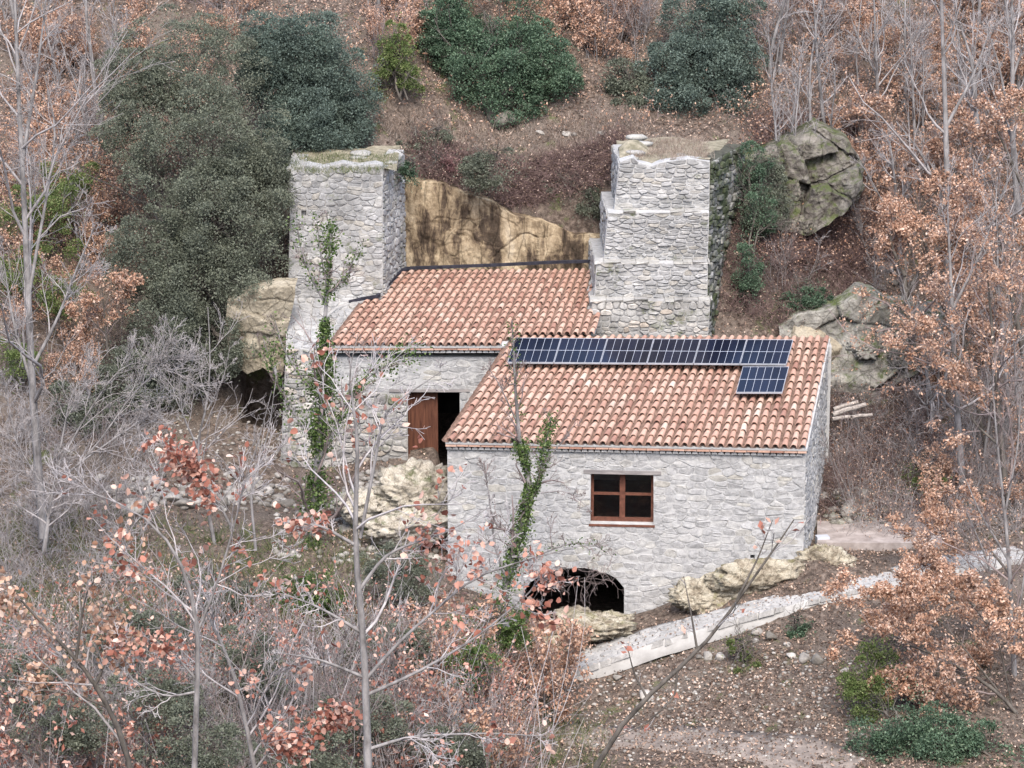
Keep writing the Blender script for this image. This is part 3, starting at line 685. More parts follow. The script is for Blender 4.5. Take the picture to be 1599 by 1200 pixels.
# ------------------------------------------------------------------ rocks
def ico(sub):
    import bmesh
    bm = bmesh.new(); bmesh.ops.create_icosphere(bm, subdivisions=sub, radius=1)
    V = np.array([v.co[:] for v in bm.verts]); F = np.array([[v.index for v in f.verts] for f in bm.faces]); bm.free(); return V, F
ICO = {k: ico(k) for k in (1, 2, 3, 4, 5)}
def rock_mesh(name, seed, rad, sub=3, mat=None, facets=14, rough=.12, smooth=True, fs=1.6):
    rg = np.random.RandomState(seed); V, F = ICO[sub]; V = V.copy()
    n = unit(rg.normal(size=(facets, 3))); d = rg.uniform(.62, 1.0, facets)
    dt = V@n.T; r = np.where(dt > .05, d/np.maximum(dt, .05), 9).min(1); r = np.minimum(r, 1.15)
    P = V*r[:, None]; rd_ = 1-np.abs(fbm(P*1.3+seed, fs*1.7, 4, seed+2)); P = P*(1+rough*fbm(P+seed*3.1, fs, 4, seed)[:, None]-rough*1.1*(1-rd_[:, None])**.6+rough*.25*vnoise(P, fs*7, seed)[:, None]); P = P*np.array(rad)
    return mesh(name, P, F, [mat], smooth=smooth)
def rock(name, label, cat, px, py, y, rad, seed, mat, sub=4, rz=0, group=None, facets=14, rough=.14, fs=1.6):
    p = at(px, py, y); o = obj(name, rock_mesh(name, seed, rad, sub, mat, facets, rough, fs=fs)); o.location = p; o.rotation_euler = (0, 0, rz)
    return tag(o, label, cat, group)
def slab_on(root, px, py, y, rad, seed, mat, name='capstone'):
    me = rock_mesh(name, seed, rad, 2, mat, 10, .06, False); me.transform(Matrix.Translation(at(px, py, y))); part(name, me, root)
for i, (px, py, y, r) in enumerate(((565, 240, 9.8, (.34, .3, .07)), (560, 247, 9.5, (.3, .25, .05)), (560, 261, 8.2, (.5, .22, .05)), (612, 254, 9.0, (.19, .2, .04)), (535, 262, 8.15, (.3, .15, .04)), (470, 262, 8.1, (.25, .2, .06)), (500, 262, 8.2, (.2, .2, .05)), (590, 258, 8.3, (.22, .2, .04)))):
    slab_on(lt, px, py, y, r, 60+i, m_flat)

# ================================================================== RIGHT TOWER (buttress with set-backs)
rt = thing('buttressed_stone_tower', 'stepped rubble stone tower with three set-back ledges and a dark mossy right flank', 'tower', [4, 8, 2.2])
steps = [((918, 528), (1104, 528), (925, 470), (1110, 470), 7.1), ((927, 470), (1105, 470), (932, 411), (1106, 413), 7.42), ((941, 411), (1105, 413), (950, 332), (1108, 334), 7.75), ((957, 332), (1108, 334), (968, 252), (1109, 252), 8.1)]
prev = None
for i, (bl2, br2, tl2, tr2, y) in enumerate(steps):
    g2 = lambda p: (float(at(p[0], p[1], y)[0]), float(at(p[0], p[1], y)[2]))
    a, b_, c_, d_ = g2(bl2), g2(br2), g2(tr2), g2(tl2)
    a = (a[0], a[1]-.25); b_ = (b_[0], b_[1]-.25)
    if i == 0: a = (a[0], 1.6); b_ = (b_[0], 1.6)
    c_ = (c_[0], d_[1]) if i < 3 else c_
    outl = [a, b_, c_, d_]
    if i == 3: outl = [a, b_, c_, (c_[0]-.55, c_[1]+.07), (c_[0]-1.2, c_[1]-.02), (c_[0]-1.45, c_[1]-.12), (d_[0]+.5, d_[1]-.04), (d_[0]+.35, d_[1]+.10), d_]
    masonry(rt, [0, y, 0], [1, 0, 0], Z, outl, [], ((.24, .14) if i == 0 else (.27, .11)), 41+i, ((m_rough, m_mortar2) if i == 0 else (m_tower, m_mortar)), .4, .035, .05, 180, rand_proud=.8)
    # flank going back
    yb = 10.5; xb = at(1157-(3-i)*4, 400, yb)[0]
    P7, U7, N7 = frame([b_[0], y, 0], [xb, yb, 0]); L7 = np.linalg.norm([xb-b_[0], yb-y])
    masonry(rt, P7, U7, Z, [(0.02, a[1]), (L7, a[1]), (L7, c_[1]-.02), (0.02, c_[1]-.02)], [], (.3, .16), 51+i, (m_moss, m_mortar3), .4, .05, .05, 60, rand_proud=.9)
    P8, U8, N8 = frame([d_[0]-.1, yb, 0], [d_[0], y+.02, 0]); masonry(rt, P8, U8, Z, [(0, a[1]), (yb-y-.1, a[1]), (yb-y-.1, c_[1]-.02), (0, c_[1]-.02)], [], (.4, .2), 71+i, (m_tower, m_mortar2), .4, .03, .05, 0)
    # ledge stones
    if i < 3:
        mb = MB(); rg = random.Random(i); x = d_[0]-.05
        while x < c_[0]+.04:
            w = min(rg.uniform(.2, .45), c_[0]+.06-x); mb = MB(); mb.hexa([[x+a_, y+b_+(-.03-rg.uniform(-.03, .05) if b_ == 0 else 0), d_[1]-.02+c_*rg.uniform(.6, 1.5)+rg.uniform(-.008, .008)] for c_ in (0, .05) for a_, b_ in ((0, 0), (w-.012, 0), (w-.012, .4), (0, .4))]); x += w
            if rg.random() < .22: continue
            part('capstone', mb.mesh('capstone', [m_flat]), rt)
gx = np.linspace(steps[3][2][0]*0+at(968, 252, 8.1)[0]+.02, at(1109, 252, 8.1)[0]-.02, 24); gy = np.linspace(8.18, 11.2, 26); X_, Y_ = np.meshgrid(gx, gy); X_ = X_+(Y_-8.1)*.25*(X_ > 3.8)*((X_-3.8)/1.2).clip(0, 1); P_ = np.stack([X_, Y_, X_*0], -1)
tz2 = at(1040, 252, 8.1)[2]; Zt = tz2-.04+.15*fbm(P_, 1.2, 4, 15)+.35*np.exp(-((X_-3.1)**2+(Y_-9.4)**2)/.15)
part('turf_top', mesh('turf_top', np.stack([X_, Y_, Zt], -1).reshape(-1, 3), np.stack([ii[:-1, :-1], ii[:-1, 1:], ii[1:, 1:], ii[1:, :-1]], -1).reshape(-1, 4), [m_turf], smooth=True), rt)
for i, (px, py, y, r) in enumerate(((995, 215, 10.2, (.28, .2, .1)), (1000, 226, 9.8, (.35, .3, .12)), (990, 238, 9.0, (.3, .2, .08)), (1112, 250, 8.7, (.2, .3, .05)), (1060, 243, 9.2, (.3, .2, .05)), (985, 248, 8.3, (.2, .12, .05)), (1085, 250, 8.3, (.25, .15, .04)))):
    slab_on(rt, px, py, y, r, 90+i, m_flat)

# ================================================================== CLIFFS AND ROCKS
def sheet(name, label, pts_top, pts_bot, yfun, mat, seed, amp=.35, nu=90, nv=60, back_=.6, kind='structure', sc=.9, blk=2.2, bamp=1.0):
    """rock face between a top and a bottom line given as (px,py)"""
    pt = np.array(pts_top, float); pb = np.array(pts_bot, float)
    V = []
    for j in range(nv):
        v = j/(nv-1)
        for i in range(nu):
            u = i/(nu-1)
            a = np.array([np.interp(u, np.linspace(0, 1, len(pt)), pt[:, k]) for k in (0, 1)])
            b_ = np.array([np.interp(u, np.linspace(0, 1, len(pb)), pb[:, k]) for k in (0, 1)])
            p = b_*(1-v)+a*v; V.append(at(p[0], p[1], yfun(u, v)))
    V = np.array(V).reshape(nv, nu, 3)
    # ragged outline, then fracture blocks: every cell of a random pattern is pushed and tilted on its own
    V[..., 0] += .12*fbm(V, 1.1, 3, seed+31); V[..., 2] += .10*fbm(V, 1.4, 3, seed+32)
    rb = np.random.RandomState(seed); lo_, hi_ = V.reshape(-1, 3).min(0), V.reshape(-1, 3).max(0)
    nb = int(max(8, (hi_[0]-lo_[0])*(hi_[2]-lo_[2])*blk)); cx_ = rb.uniform(lo_[[0, 2]], hi_[[0, 2]], (nb, 2)); of_ = rb.uniform(-1, 1, nb); tl_ = rb.normal(0, .45, (nb, 2))
    wob = V[..., [0, 2]]+.12*np.stack([fbm(V, 2.2, 3, seed+41), fbm(V, 2.2, 3, seed+42)], -1)
    dd = np.linalg.norm((wob[..., None, :]-cx_)*np.array([1, 1.5]), axis=-1); so_ = np.sort(dd, -1); ib = dd.argmin(-1)
    loc = (V[..., [0, 2]]-cx_[ib]); gap = np.clip((so_[..., 1]-so_[..., 0])/.12, 0, 1)
    n_ = fbm(V*np.array([1, .3, .7]), sc, 5, seed)*.7+(of_[ib]*.45+(loc*tl_[ib]).sum(-1))*bamp-(1-gap)*.22*bamp+.10*(1-np.abs(fbm(V, 3.1, 4, seed+6))*2); V[..., 1] -= amp*n_; V[..., 2] += .1*fbm(V, 2, 3, seed+5)
    top_ = V[-1].copy(); top_[:, 1] += back_; top_[:, 2] += .02; V = np.concatenate([V, top_[None]])
    nv += 1; jj = np.arange(nv*nu).reshape(nv, nu)
    o = obj(name, mesh(name, V.reshape(-1, 3), np.stack([jj[:-1, :-1], jj[:-1, 1:], jj[1:, 1:], jj[1:, :-1]], -1).reshape(-1, 4), [mat], smooth=True))
    return tag(o, label, None, None, kind)
sheet('cliff', 'ochre cliff face with dark stains behind the tiled roof between the towers', [(622, 275), (690, 290), (760, 312), (830, 346), (900, 366), (975, 366)], [(622, 440), (720, 430), (800, 428), (965, 425)],
      lambda u, v: 10.25+.3*v, m_cliff, 3, .34, 200, 100, blk=1.6, bamp=.3)
sheet('overhang_cliff', 'tan rock overhang above a dark hollow beside the left tower', [(352, 470), (400, 455), (462, 450)], [(358, 560), (385, 583), (410, 572), (440, 590)], lambda u, v: 6.3-.3*math.sin(3.14*u)-.2*v, m_trock, 8, .35, 110, 90, .9, blk=.8, bamp=.35)
sheet('rock_cliff', 'grey rock face streaked with green moss to the right of the house roof', [(1215, 505), (1300, 480), (1340, 455), (1390, 470), (1470, 480)], [(1225, 560), (1290, 700), (1340, 690), (1400, 600), (1470, 560)], lambda u, v: 7.5+.7*v+.4*u, m_grock, 9, .6, 160, 120, 1.0, sc=.8, blk=1.0, bamp=.6)
sheet('mossy_bluff', 'big grey bluff hung with moss and shadow above the brambles', [(1160, 245), (1220, 225), (1280, 205), (1325, 222), (1350, 260)], [(1165, 340), (1205, 358), (1260, 366), (1310, 335), (1345, 290)], lambda u, v: 10.0+1.4*v, m_bluff, 13, .8, 170, 130, 1.2, sc=1.1, blk=1.3, bamp=.7)
rock('boulder', 'grey block at the top of the bluff next to the stepped tower', 'boulder', 1205, 245, 10.9, (0.42, 0.36, 0.35), 700, m_bluff, 5, 0.0, rough=.3, fs=2.4)
rock('boulder', 'broad grey boulder crowning the bluff', 'boulder', 1262, 238, 11.4, (0.5, 0.42, 0.42), 701, m_bluff, 5, 0.9, rough=.3, fs=2.4)
rock('boulder', 'mossy boulder at the right shoulder of the bluff', 'boulder', 1315, 240, 12.0, (0.42, 0.36, 0.36), 702, m_bluff, 5, 1.8, rough=.3, fs=2.4)
rock('boulder', 'dark cracked boulder in the middle of the bluff', 'boulder', 1235, 300, 10.9, (0.5, 0.42, 0.45), 703, m_bluff, 5, 2.7, rough=.3, fs=2.4)
rock('boulder', 'large grey mossy boulder at the heart of the bluff', 'boulder', 1292, 298, 11.3, (0.5, 0.42, 0.48), 704, m_bluff, 5, 3.6, rough=.3, fs=2.4)
rock('boulder', 'narrow dark boulder at the right end of the bluff', 'boulder', 1335, 300, 11.9, (0.3, 0.26, 0.35), 705, m_bluff, 5, 4.5, rough=.3, fs=2.4)
rock('boulder', 'green mossed boulder at the foot of the bluff', 'boulder', 1258, 352, 10.4, (0.42, 0.36, 0.3), 706, m_bluff, 5, 5.4, rough=.3, fs=2.4)
rock('boulder', 'black stained boulder in the shade beside the tower', 'boulder', 1215, 345, 10.2, (0.35, 0.3, 0.35), 707, m_bluff, 5, 6.3, rough=.3, fs=2.4)
rock('boulder', 'moss covered boulder above the streaked rock face', 'boulder', 1345, 490, 8.7, (0.5, 0.42, 0.32), 708, m_grock, 5, 7.2, rough=.3, fs=2.4)
rock('boulder', 'round mossy boulder left of the curved trunk', 'boulder', 1395, 500, 8.7, (0.5, 0.42, 0.42), 709, m_grock, 5, 8.1, rough=.3, fs=2.4)
rock('boulder', 'mossy boulder right of the curved trunk', 'boulder', 1450, 500, 8.8, (0.45, 0.38, 0.4), 710, m_grock, 5, 9.0, rough=.3, fs=2.4)
rock('boulder', 'grey boulder with dark streaks below the mossy ones', 'boulder', 1350, 545, 8.0, (0.5, 0.42, 0.36), 711, m_grock, 5, 9.9, rough=.3, fs=2.4)
rock('boulder', 'grey boulder at the foot of the curved trunk', 'boulder', 1405, 555, 8.0, (0.45, 0.38, 0.3), 712, m_grock, 5, 10.8, rough=.3, fs=2.4)
rock('boulder', 'small grey boulder right of the trunk foot', 'boulder', 1465, 560, 8.2, (0.35, 0.3, 0.3), 713, m_grock, 5, 11.7, rough=.3, fs=2.4)
rock('boulder', 'pale green flat boulder low beside the house corner', 'boulder', 1330, 600, 7.9, (.85, .6, .6), 7, m_grock, 5)
rock('boulder', 'light tan smooth rock just behind the right end of the roof ridge', 'boulder', 1258, 535, 8.3, (.95, .6, .62), 8, m_trock, 5, facets=9, rough=.05)
rock('boulder', 'small pale rock perched on the slope at the top right of the stepped tower', 'boulder', 1161, 189, 13, (.14, .12, .1), 9, m_flat, 3)
rock('rock_outcrop', 'creamy limestone outcrop below the wooden door', 'rock', 650, 772, 2.1, (1.35, .85, .7), 12, m_prock, 5, .35, rough=.3, fs=2.6)
rock('rock_outcrop', 'long creamy limestone ledge against the left corner of the house', 'rock', 650, 822, 1.2, (1.3, .6, .5), 13, m_prock, 5, .3, rough=.3, fs=2.6)
rock('rock_outcrop', 'cracked pale rock in front of the left tower foot', 'rock', 560, 790, 1.9, (.8, .6, .45), 14, m_prock, 5, rough=.3, fs=2.6)
rock('rock_outcrop', 'honey coloured lumpy rock in front of the cellar arch', 'rock', 925, 980, -1.35, (1.25, .6, .5), 15, m_yrock, 5, .25, rough=.32, fs=3)
rock('rock_outcrop', 'low honey rock trailing left below the cellar arch', 'rock', 872, 1010, -1.7, (.8, .5, .36), 16, m_yrock, 5, .4, rough=.32, fs=3)
rock('rock_outcrop', 'honey rock knobs at the foot of the house wall right of the arch', 'rock', 1100, 935, -.75, (.95, .42, .5), 17, m_yrock, 5, .2, rough=.32, fs=3)
rock('rock_outcrop', 'pale yellow rock ramp under the right part of the house wall', 'rock', 1195, 902, -.55, (1.25, .45, .55), 18, m_yrock, 5, .25, rough=.25, fs=2.4)
rock('rock_outcrop', 'plant tufted yellow rock at the right corner of the house', 'rock', 1288, 882, .0, (.85, .5, .45), 19, m_yrock, 5, .1, rough=.3, fs=3)
m_rubble = mat_stone('loose_rubble', [(0, (.16, .145, .125)), (.5, (.29, .27, .245)), (1, (.42, .395, .36))], 0, .4)
rg = random.Random(4)
# loose stones that one can tell apart on the slopes
LS = [(1183, 990, .17), (1205, 1000, .2), (1258, 1030, .2), (1277, 1033, .22), (1236, 1028, .13), (1010, 1093, .28), (1050, 1015, .11), (1105, 1029, .16), (1125, 1029, .17), (1093, 1030, .1), (958, 1046, .16), (965, 1060, .15), (920, 1040, .13), (1285, 780, .2), (1310, 775, .25), (1345, 780, .3), (1375, 790, .2), (1330, 800, .35), (1300, 800, .2),
      (185, 770, .35), (240, 760, .25), (270, 780, .3), (330, 775, .2), (360, 745, .2), (385, 765, .3), (420, 770, .2), (290, 790, .35), (345, 790, .3), (210, 800, .3), (450, 790, .25), (480, 800, .22), (540, 830, .2), (590, 850, .25), (620, 868, .2), (1225, 845, .1),
      (845, 211, .13), (885, 212, .15), (897, 213, .12), (940, 214, .12), (790, 196, .5), (1340, 640, .15), (1385, 420, .3), (1370, 455, .25), (1350, 465, .22), (1395, 445, .18), (1180, 1005, .1), (1190, 975, .08), (1230, 1010, .1), (1320, 1050, .12), (1090, 1095, .07), (1150, 1075, .08)]
lab_zone = lambda px, py: 'pale loose stone on the soil slope below the path' if py > 960 else ('light rubble block on the terrace left of the towers' if px < 640 and py > 700 else ('rubble block in the heap beside the terrace slab' if py > 700 else ('flat pale stone on the ledge above the cliff' if py < 230 else 'pale rock fragment among the brambles on the right slope')))
proto = [rock_mesh('loose_stone', 200+i, (1, .8, .6), 3, m_rubble, 10, .1, False) for i in range(5)]
for i, (px, py, r) in enumerate(LS):
    p = ground(px, py); o = obj('loose_stone', proto[i % 5]); o.location = p+Z*r*.15; o.scale = (r*rg.uniform(.8, 1.1), r*.9, r*rg.uniform(.7, 1)); o.rotation_euler = (rg.uniform(-.3, .3), rg.uniform(-.3, .3), rg.uniform(0, 6))
    lab = lab_zone(px, py); tag(o, lab, 'stone', lab.replace('stone', 'stones').replace('block', 'blocks').replace('fragment', 'fragments'))

# ================================================================== PATH, KERB, TERRACE
def ribbon(name, label, mid, w, mat, thick=.12, kind='structure', nz=None):
    """mid: list of (px,py,y,width)"""
    P = np.array([at(*m_[:3]) for m_ in mid]); drape = name == 'dirt_track'; wd = np.array([m_[3] for m_ in mid])
    k = 70; s_ = np.linspace(0, len(P)-1, k); Q = np.stack([np.interp(s_, range(len(P)), P[:, a]) for a in range(3)], -1); wq = np.interp(s_, range(len(P)), wd)
    T_ = unit(np.gradient(Q, axis=0)); T_[:, 2] = 0; T_ = unit(T_); Sd = np.stack([-T_[:, 1], T_[:, 0], T_[:, 0]*0], -1)
    rows = []
    for f_, dz in ((-.54, -thick-.25), (-.5, 0), (-.25, .0), (0, .0), (.25, 0), (.5, 0), (.5, -thick)):
        R_ = Q+Sd*(wq*f_)[:, None]; R_[:, 1] += .0; R_[:, 2] = H(R_[:, 0], R_[:, 1])+.015 if drape else R_[:, 2]; R_[:, 2] += dz+.02*fbm(R_, 2, 3, 4); R_ += Sd*(.05*vnoise(R_, 3, 8))[:, None]*(abs(f_) == .5); rows.append(R_)
    V = np.array(rows); r_, c_ = V.shape[:2]; jj = np.arange(r_*c_).reshape(r_, c_)
    o = obj(name, mesh(name, V.reshape(-1, 3), np.stack([jj[:-1, :-1], jj[:-1, 1:], jj[1:, 1:], jj[1:, :-1]], -1).reshape(-1, 4), [mat], smooth=False))
    return tag(o, label, None, None, kind), Q, Sd, wq
path, Q_, Sd_, wq_ = ribbon('path', 'narrow pale concrete and stone path climbing to the right below the house', [(845, 1050, -2.4, 1.0), (930, 1022, -2.1, 1.15), (1020, 992, -1.9, 1.0), (1110, 967, -1.75, .9), (1200, 943, -1.6, .82), (1330, 911, -1.1, .85), (1420, 893, -.5, .9), (1500, 876, .2, 1.0), (1600, 862, .9, 1.0)], 1, m_conc)
# flagstones bedded in the path, laid as Voronoi pieces along it
def flags(Q, Sd, wq, path):
    rg = random.Random(9); n = 0; T_ = unit(np.gradient(Q, axis=0))
    L = np.concatenate([[0], np.cumsum(np.linalg.norm(np.diff(Q, axis=0), axis=1))]); tot = L[-1]
    s_ = .1
    while s_ < tot:
        ln = rg.uniform(.22, .42); k = 4; v = -.47
        while v < .45:
            dv = rg.uniform(.17, .3); v2 = min(v+dv, .47)
            if v2-v > .08:
                VV = []
                cs, cv = s_+ln/2, (v+v2)/2; nn = 7; a0 = rg.uniform(0, 6); hh = rg.uniform(.002, .010)
                for kk, h in ((1, -.02), (.95, hh), (.8, hh+.008)):
                    rs = random.Random(n)
                    for a in range(nn):
                        an = a0+2*math.pi*a/nn; ca, sa = math.cos(an), math.sin(an); e = (abs(ca)**3+abs(sa)**3)**(-1/3)*rs.uniform(.88, 1.0)
                        ss = cs+ca*e*ln*.49*kk; vv = cv+sa*e*(v2-v)*.49*kk
                        q_ = np.array([np.interp(ss, L, Q[:, a_]) for a_ in range(3)]); sd_ = np.array([np.interp(ss, L, Sd[:, a_]) for a_ in range(3)]); w_ = np.interp(ss, L, wq)
                        VV.append(q_+sd_*w_*vv+Z*(h+.01))
                FF = [(r*nn+a, r*nn+(a+1) % nn, (r+1)*nn+(a+1) % nn, (r+1)*nn+a) for r in (0, 1) for a in range(nn)]+[tuple(2*nn+a for a in range(nn))]
                part('flagstone', mesh('flagstone', np.array(VV), FF, [m_path]), path); n += 1
            v = v2+.01
        s_ += ln+.015
m_path = mat_stone('path_flagstone', [(0, (.32, .312, .30)), (.5, (.36, .352, .34)), (1, (.33, .322, .31))], 0, .35)
flags(Q_, Sd_, wq_, path)
def kerb(Q, Sd, wq, path):
    rg = random.Random(3); L = np.concatenate([[0], np.cumsum(np.linalg.norm(np.diff(Q, axis=0), axis=1))]); s_ = .05
    def P_(ss, f_): return np.array([np.interp(ss, L, Q[:, a]) for a in range(3)])+np.array([np.interp(ss, L, Sd[:, a]) for a in range(3)])*np.interp(ss, L, wq)*f_
    while s_ < L[-1]-.5:
        w = rg.uniform(.18, .48); o_ = rg.uniform(-.03, .025); h = rg.uniform(.0, .035); z0 = -rg.uniform(.08, .13)
        f0, f1 = -.53+o_, -.40+rg.uniform(-.03, .03); tw = rg.uniform(-.02, .02)
        part('kerbstone', hexmesh([P_(s_, f0)+Z*z0, P_(s_+w, f0+tw)+Z*z0, P_(s_+w, f1)+Z*z0, P_(s_, f1)+Z*z0, P_(s_+.02, f0+.02)+Z*h, P_(s_+w-.02, f0+tw+.02)+Z*(h+rg.uniform(-.015, .015)), P_(s_+w-.01, f1)+Z*h, P_(s_+.01, f1)+Z*h]), path); s_ += w+rg.uniform(.005, .03)
def hexmesh(P):
    mb = MB(); mb.hexa(P); return mb.mesh('kerbstone', [m_path])
kerb(Q_, Sd_, wq_, path)
ribbon('dirt_track', 'pale worn dirt track crossing the bottom of the slope', [(820, 1110, -5.0, 1.2), (950, 1130, -5.6, 1.3), (1080, 1150, -6.2, 1.4), (1200, 1185, -7.2, 1.5), (1330, 1225, -8.4, 1.6)], 1, mat_simple('worn_dirt', (.10, .085, .075), (.22, .185, .16), 3), .05)
terr = MB()
c4 = [at(1276, 866, 1.4), at(1470, 878, 1.4), at(1470, 832, 3.2), at(1276, 826, 3.2)]
zt = -1.28
c4 = [np.array([p[0], p[1], zt]) for p in c4]; terr.hexa([p-Z*.5 for p in c4]+c4)
tag(obj('terrace_slab', terr.mesh('terrace_slab', [m_soil2 if False else mat_simple('dusty_concrete', (.2, .17, .155), (.34, .30, .28), 3)])), 'dusty concrete terrace slab right of the house', None, None, 'structure')
m_old = mat_simple('grey_old_timber', (.16, .14, .13), (.42, .38, .34), 9, .9, .5, .01, (1, 1, 4))
def tube_mesh(name, pts, rad, mat, k=8):
    V, F = tubes([(np.array(pts)[None], np.array(rad)[None], k)]); return mesh(name, V, F, [mat], smooth=True)

# ------------------------------------------------------------------ plants: vectorised branches and leaves
def tubes(batches):
    Vs, Fs = [], []; b0 = 0
    for P, R, k in batches:
        if len(P) == 0: continue
        n, m_, _ = P.shape
        T_ = np.gradient(P, axis=1); T_ = unit(T_)
        ref = np.where(np.abs(T_[:, :1, 2:3]) > .9, np.array([1., 0, 0]), np.array([0, 0, 1.])); ref = np.broadcast_to(ref, T_.shape)
        A = unit(np.cross(T_, ref)); B = np.cross(T_, A)
        an = np.arange(k)*2*math.pi/k
        V = P[:, :, None]+R[:, :, None, None]*(np.cos(an)[None, None, :, None]*A[:, :, None]+np.sin(an)[None, None, :, None]*B[:, :, None])
        I = np.arange(n*m_*k).reshape(n, m_, k)+b0; I2 = np.roll(I, -1, 2)
        Fs.append(np.stack([I[:, :-1], I2[:, :-1], I2[:, 1:], I[:, 1:]], -1).reshape(-1, 4)); Vs.append(V.reshape(-1, 3)); b0 += n*m_*k
    return np.concatenate(Vs), np.concatenate(Fs)
def grow(r, S0, D0, L, R0, m_=6, wig=.25, up=.15, taper=.25):
    """random polylines from start points, directions, lengths, radii"""
    n = len(S0); P = np.zeros((n, m_, 3)); P[:, 0] = S0; D = unit(D0); st = (L/(m_-1))[:, None]
    for i in range(1, m_):
        D = unit(D+r.normal(size=(n, 3))*wig+np.array([0, 0, up])); P[:, i] = P[:, i-1]+D*st
    return P, R0[:, None]*np.linspace(1, taper, m_)[None]
def spawn(r, P, R, k, t0, t1, ang, lf, rf, m_=5, wig=.25, up=.15, absL=None):
    n, mm, _ = P.shape; ix = np.repeat(np.arange(n), k); t_ = r.uniform(t0, t1, len(ix)); x = t_*(mm-1); i = np.minimum(x.astype(int), mm-2); f_ = (x-i)[:, None]
    S0 = P[ix, i]*(1-f_)+P[ix, i+1]*f_; T_ = unit(P[ix, i+1]-P[ix, i]); pr = unit(np.cross(T_, r.normal(size=T_.shape)))
    a = r.normal(ang, .18, len(ix))[:, None]; D = T_*np.cos(a)+pr*np.sin(a)
    Lp = np.linalg.norm(np.diff(P, axis=1), axis=2).sum(1)[ix]; L = (Lp if absL is None else absL)*lf*(1-.55*t_)*r.uniform(.6, 1.2, len(ix))
    R0 = (R[ix, i]*(1-f_[:, 0])+R[ix, i+1]*f_[:, 0])*rf
    return grow(r, S0, D, L, R0, m_, wig, up)
def leaf_cloud(r, pos, size, aspect=.55, fold=.25, upb=0.0, outd=None):
    """folded diamond leaves"""
    n = len(pos); A = unit(r.normal(size=(n, 3))+(0 if outd is None else outd)); Nn_ = unit(r.normal(size=(n, 3))+np.array([0, 0, upb])); B = unit(np.cross(A, Nn_)); Nn_ = np.cross(B, A)
    s = (size*r.uniform(.6, 1.25, n))[:, None]
    if aspect > .6:      # broad leaf with rounded shoulders
        up_ = Nn_*s*fold*.5
        V = np.stack([pos, pos+A*s*.3+B*s*aspect*.46+up_, pos+A*s*.75+B*s*aspect*.34+up_*.8, pos+A*s, pos+A*s*.7-B*s*aspect*.38+up_*.8, pos+A*s*.28-B*s*aspect*.44+up_], 1)
        I = np.arange(n*6).reshape(n, 6)
        return V.reshape(-1, 3), np.concatenate([I[:, [0, 1, 2]], I[:, [0, 2, 3]], I[:, [0, 3, 4]], I[:, [0, 4, 5]]])
    V = np.stack([pos, pos+A*s*.55+B*s*aspect*.5+Nn_*s*fold*.4, pos+A*s, pos+A*s*.45-B*s*aspect*.5+Nn_*s*fold*.4], 1)
    I = np.arange(n*4).reshape(n, 4)
    return V.reshape(-1, 3), np.concatenate([I[:, [0, 1, 2]], I[:, [0, 2, 3]]])
def along(r, P, n):
    k, m_, _ = P.shape; ix = r.randint(0, k, n); x = r.uniform(.15, .999, n)*(m_-1); i = x.astype(int); f_ = (x-i)[:, None]
    return P[ix, i]*(1-f_)+P[ix, i+1]*f_
def mat_leaf(name, stops, trans=.25, rough=.7, spec=.18):
    m, t, b = M(name, rough, spec); c = ramp(t, rnd(t), stops)
    c = mix(t, .5, c, ramp(t, noise(t, 1.3, 4), [(.35, (.62, .64, .66)), (.65, (1.32, 1.30, 1.25))]), 'MULTIPLY')  # shadow depth of leaf clumps put into the colour as patchy tone
    out(t, b, c)
    tr = t.nodes.new('ShaderNodeBsdfTranslucent'); t.links.new(c, tr.inputs[0]); ms = t.nodes.new('ShaderNodeMixShader'); ms.inputs[0].default_value = trans
    t.links.new(b.outputs[0], ms.inputs[1]); t.links.new(tr.outputs[0], ms.inputs[2]); t.links.new(ms.outputs[0], t.nodes['Material Output'].inputs[0]); return m
m_bark = mat_simple('grey_bark', (.09, .083, .08), (.26, .245, .24), 6, .95, .5, .01, (1, 1, .4))
m_pale = mat_simple('pale_twigs', (.17, .155, .15), (.34, .315, .31), 5, .95, .2, .005)
m_pale2 = mat_simple('near_pale_twigs', (.24, .22, .22), (.42, .39, .385), 5, .95, .2, .005)
m_twig = mat_simple('brown_grey_twigs', (.10, .08, .075), (.25, .20, .19), 3, .95, .2, .005)
m_dbark = mat_simple('dark_bark', (.04, .035, .03), (.13, .115, .10), 6, .95, .5, .01, (1, 1, .4))
m_oakgr = mat_leaf('olive_grey_evergreen_leaf', [(0, (.085, .095, .068)), (.4, (.11, .123, .09)), (.75, (.14, .152, .115)), (1, (.175, .186, .145))])
m_oakbl = mat_leaf('bluish_evergreen_leaf', [(0, (.06, .082, .066)), (.4, (.08, .108, .088)), (.8, (.108, .14, .118)), (1, (.145, .185, .155))], .2, .6, .22)
m_green = mat_leaf('mid_green_leaf', [(0, (.035, .06, .037)), (.4, (.06, .098, .06)), (.8, (.09, .14, .088)), (1, (.15, .20, .135))], .2, .5)
m_redsh = mat_leaf('reddish_twiggy_leaf', [(0, (.10, .05, .05)), (.5, (.19, .10, .10)), (1, (.28, .18, .17))])
m_ivy = mat_leaf('ivy_leaf', [(0, (.03, .055, .015)), (.5, (.065, .105, .03)), (1, (.14, .18, .07))], .2, .45)
m_broom = mat_leaf('broom_green', [(0, (.06, .09, .025)), (.5, (.10, .14, .045)), (1, (.18, .2, .09))])
m_orange = mat_leaf('orange_brown_oak_leaf', [(0, (.20, .105, .07)), (.25, (.37, .21, .14)), (.55, (.48, .305, .215)), (.85, (.57, .40, .305)), (1, (.64, .50, .42))], .3)
m_red = mat_leaf('reddish_dead_leaf', [(0, (.19, .07, .05)), (.3, (.35, .145, .105)), (.6, (.48, .26, .20)), (.85, (.58, .39, .32)), (1, (.64, .49, .42))], .3)
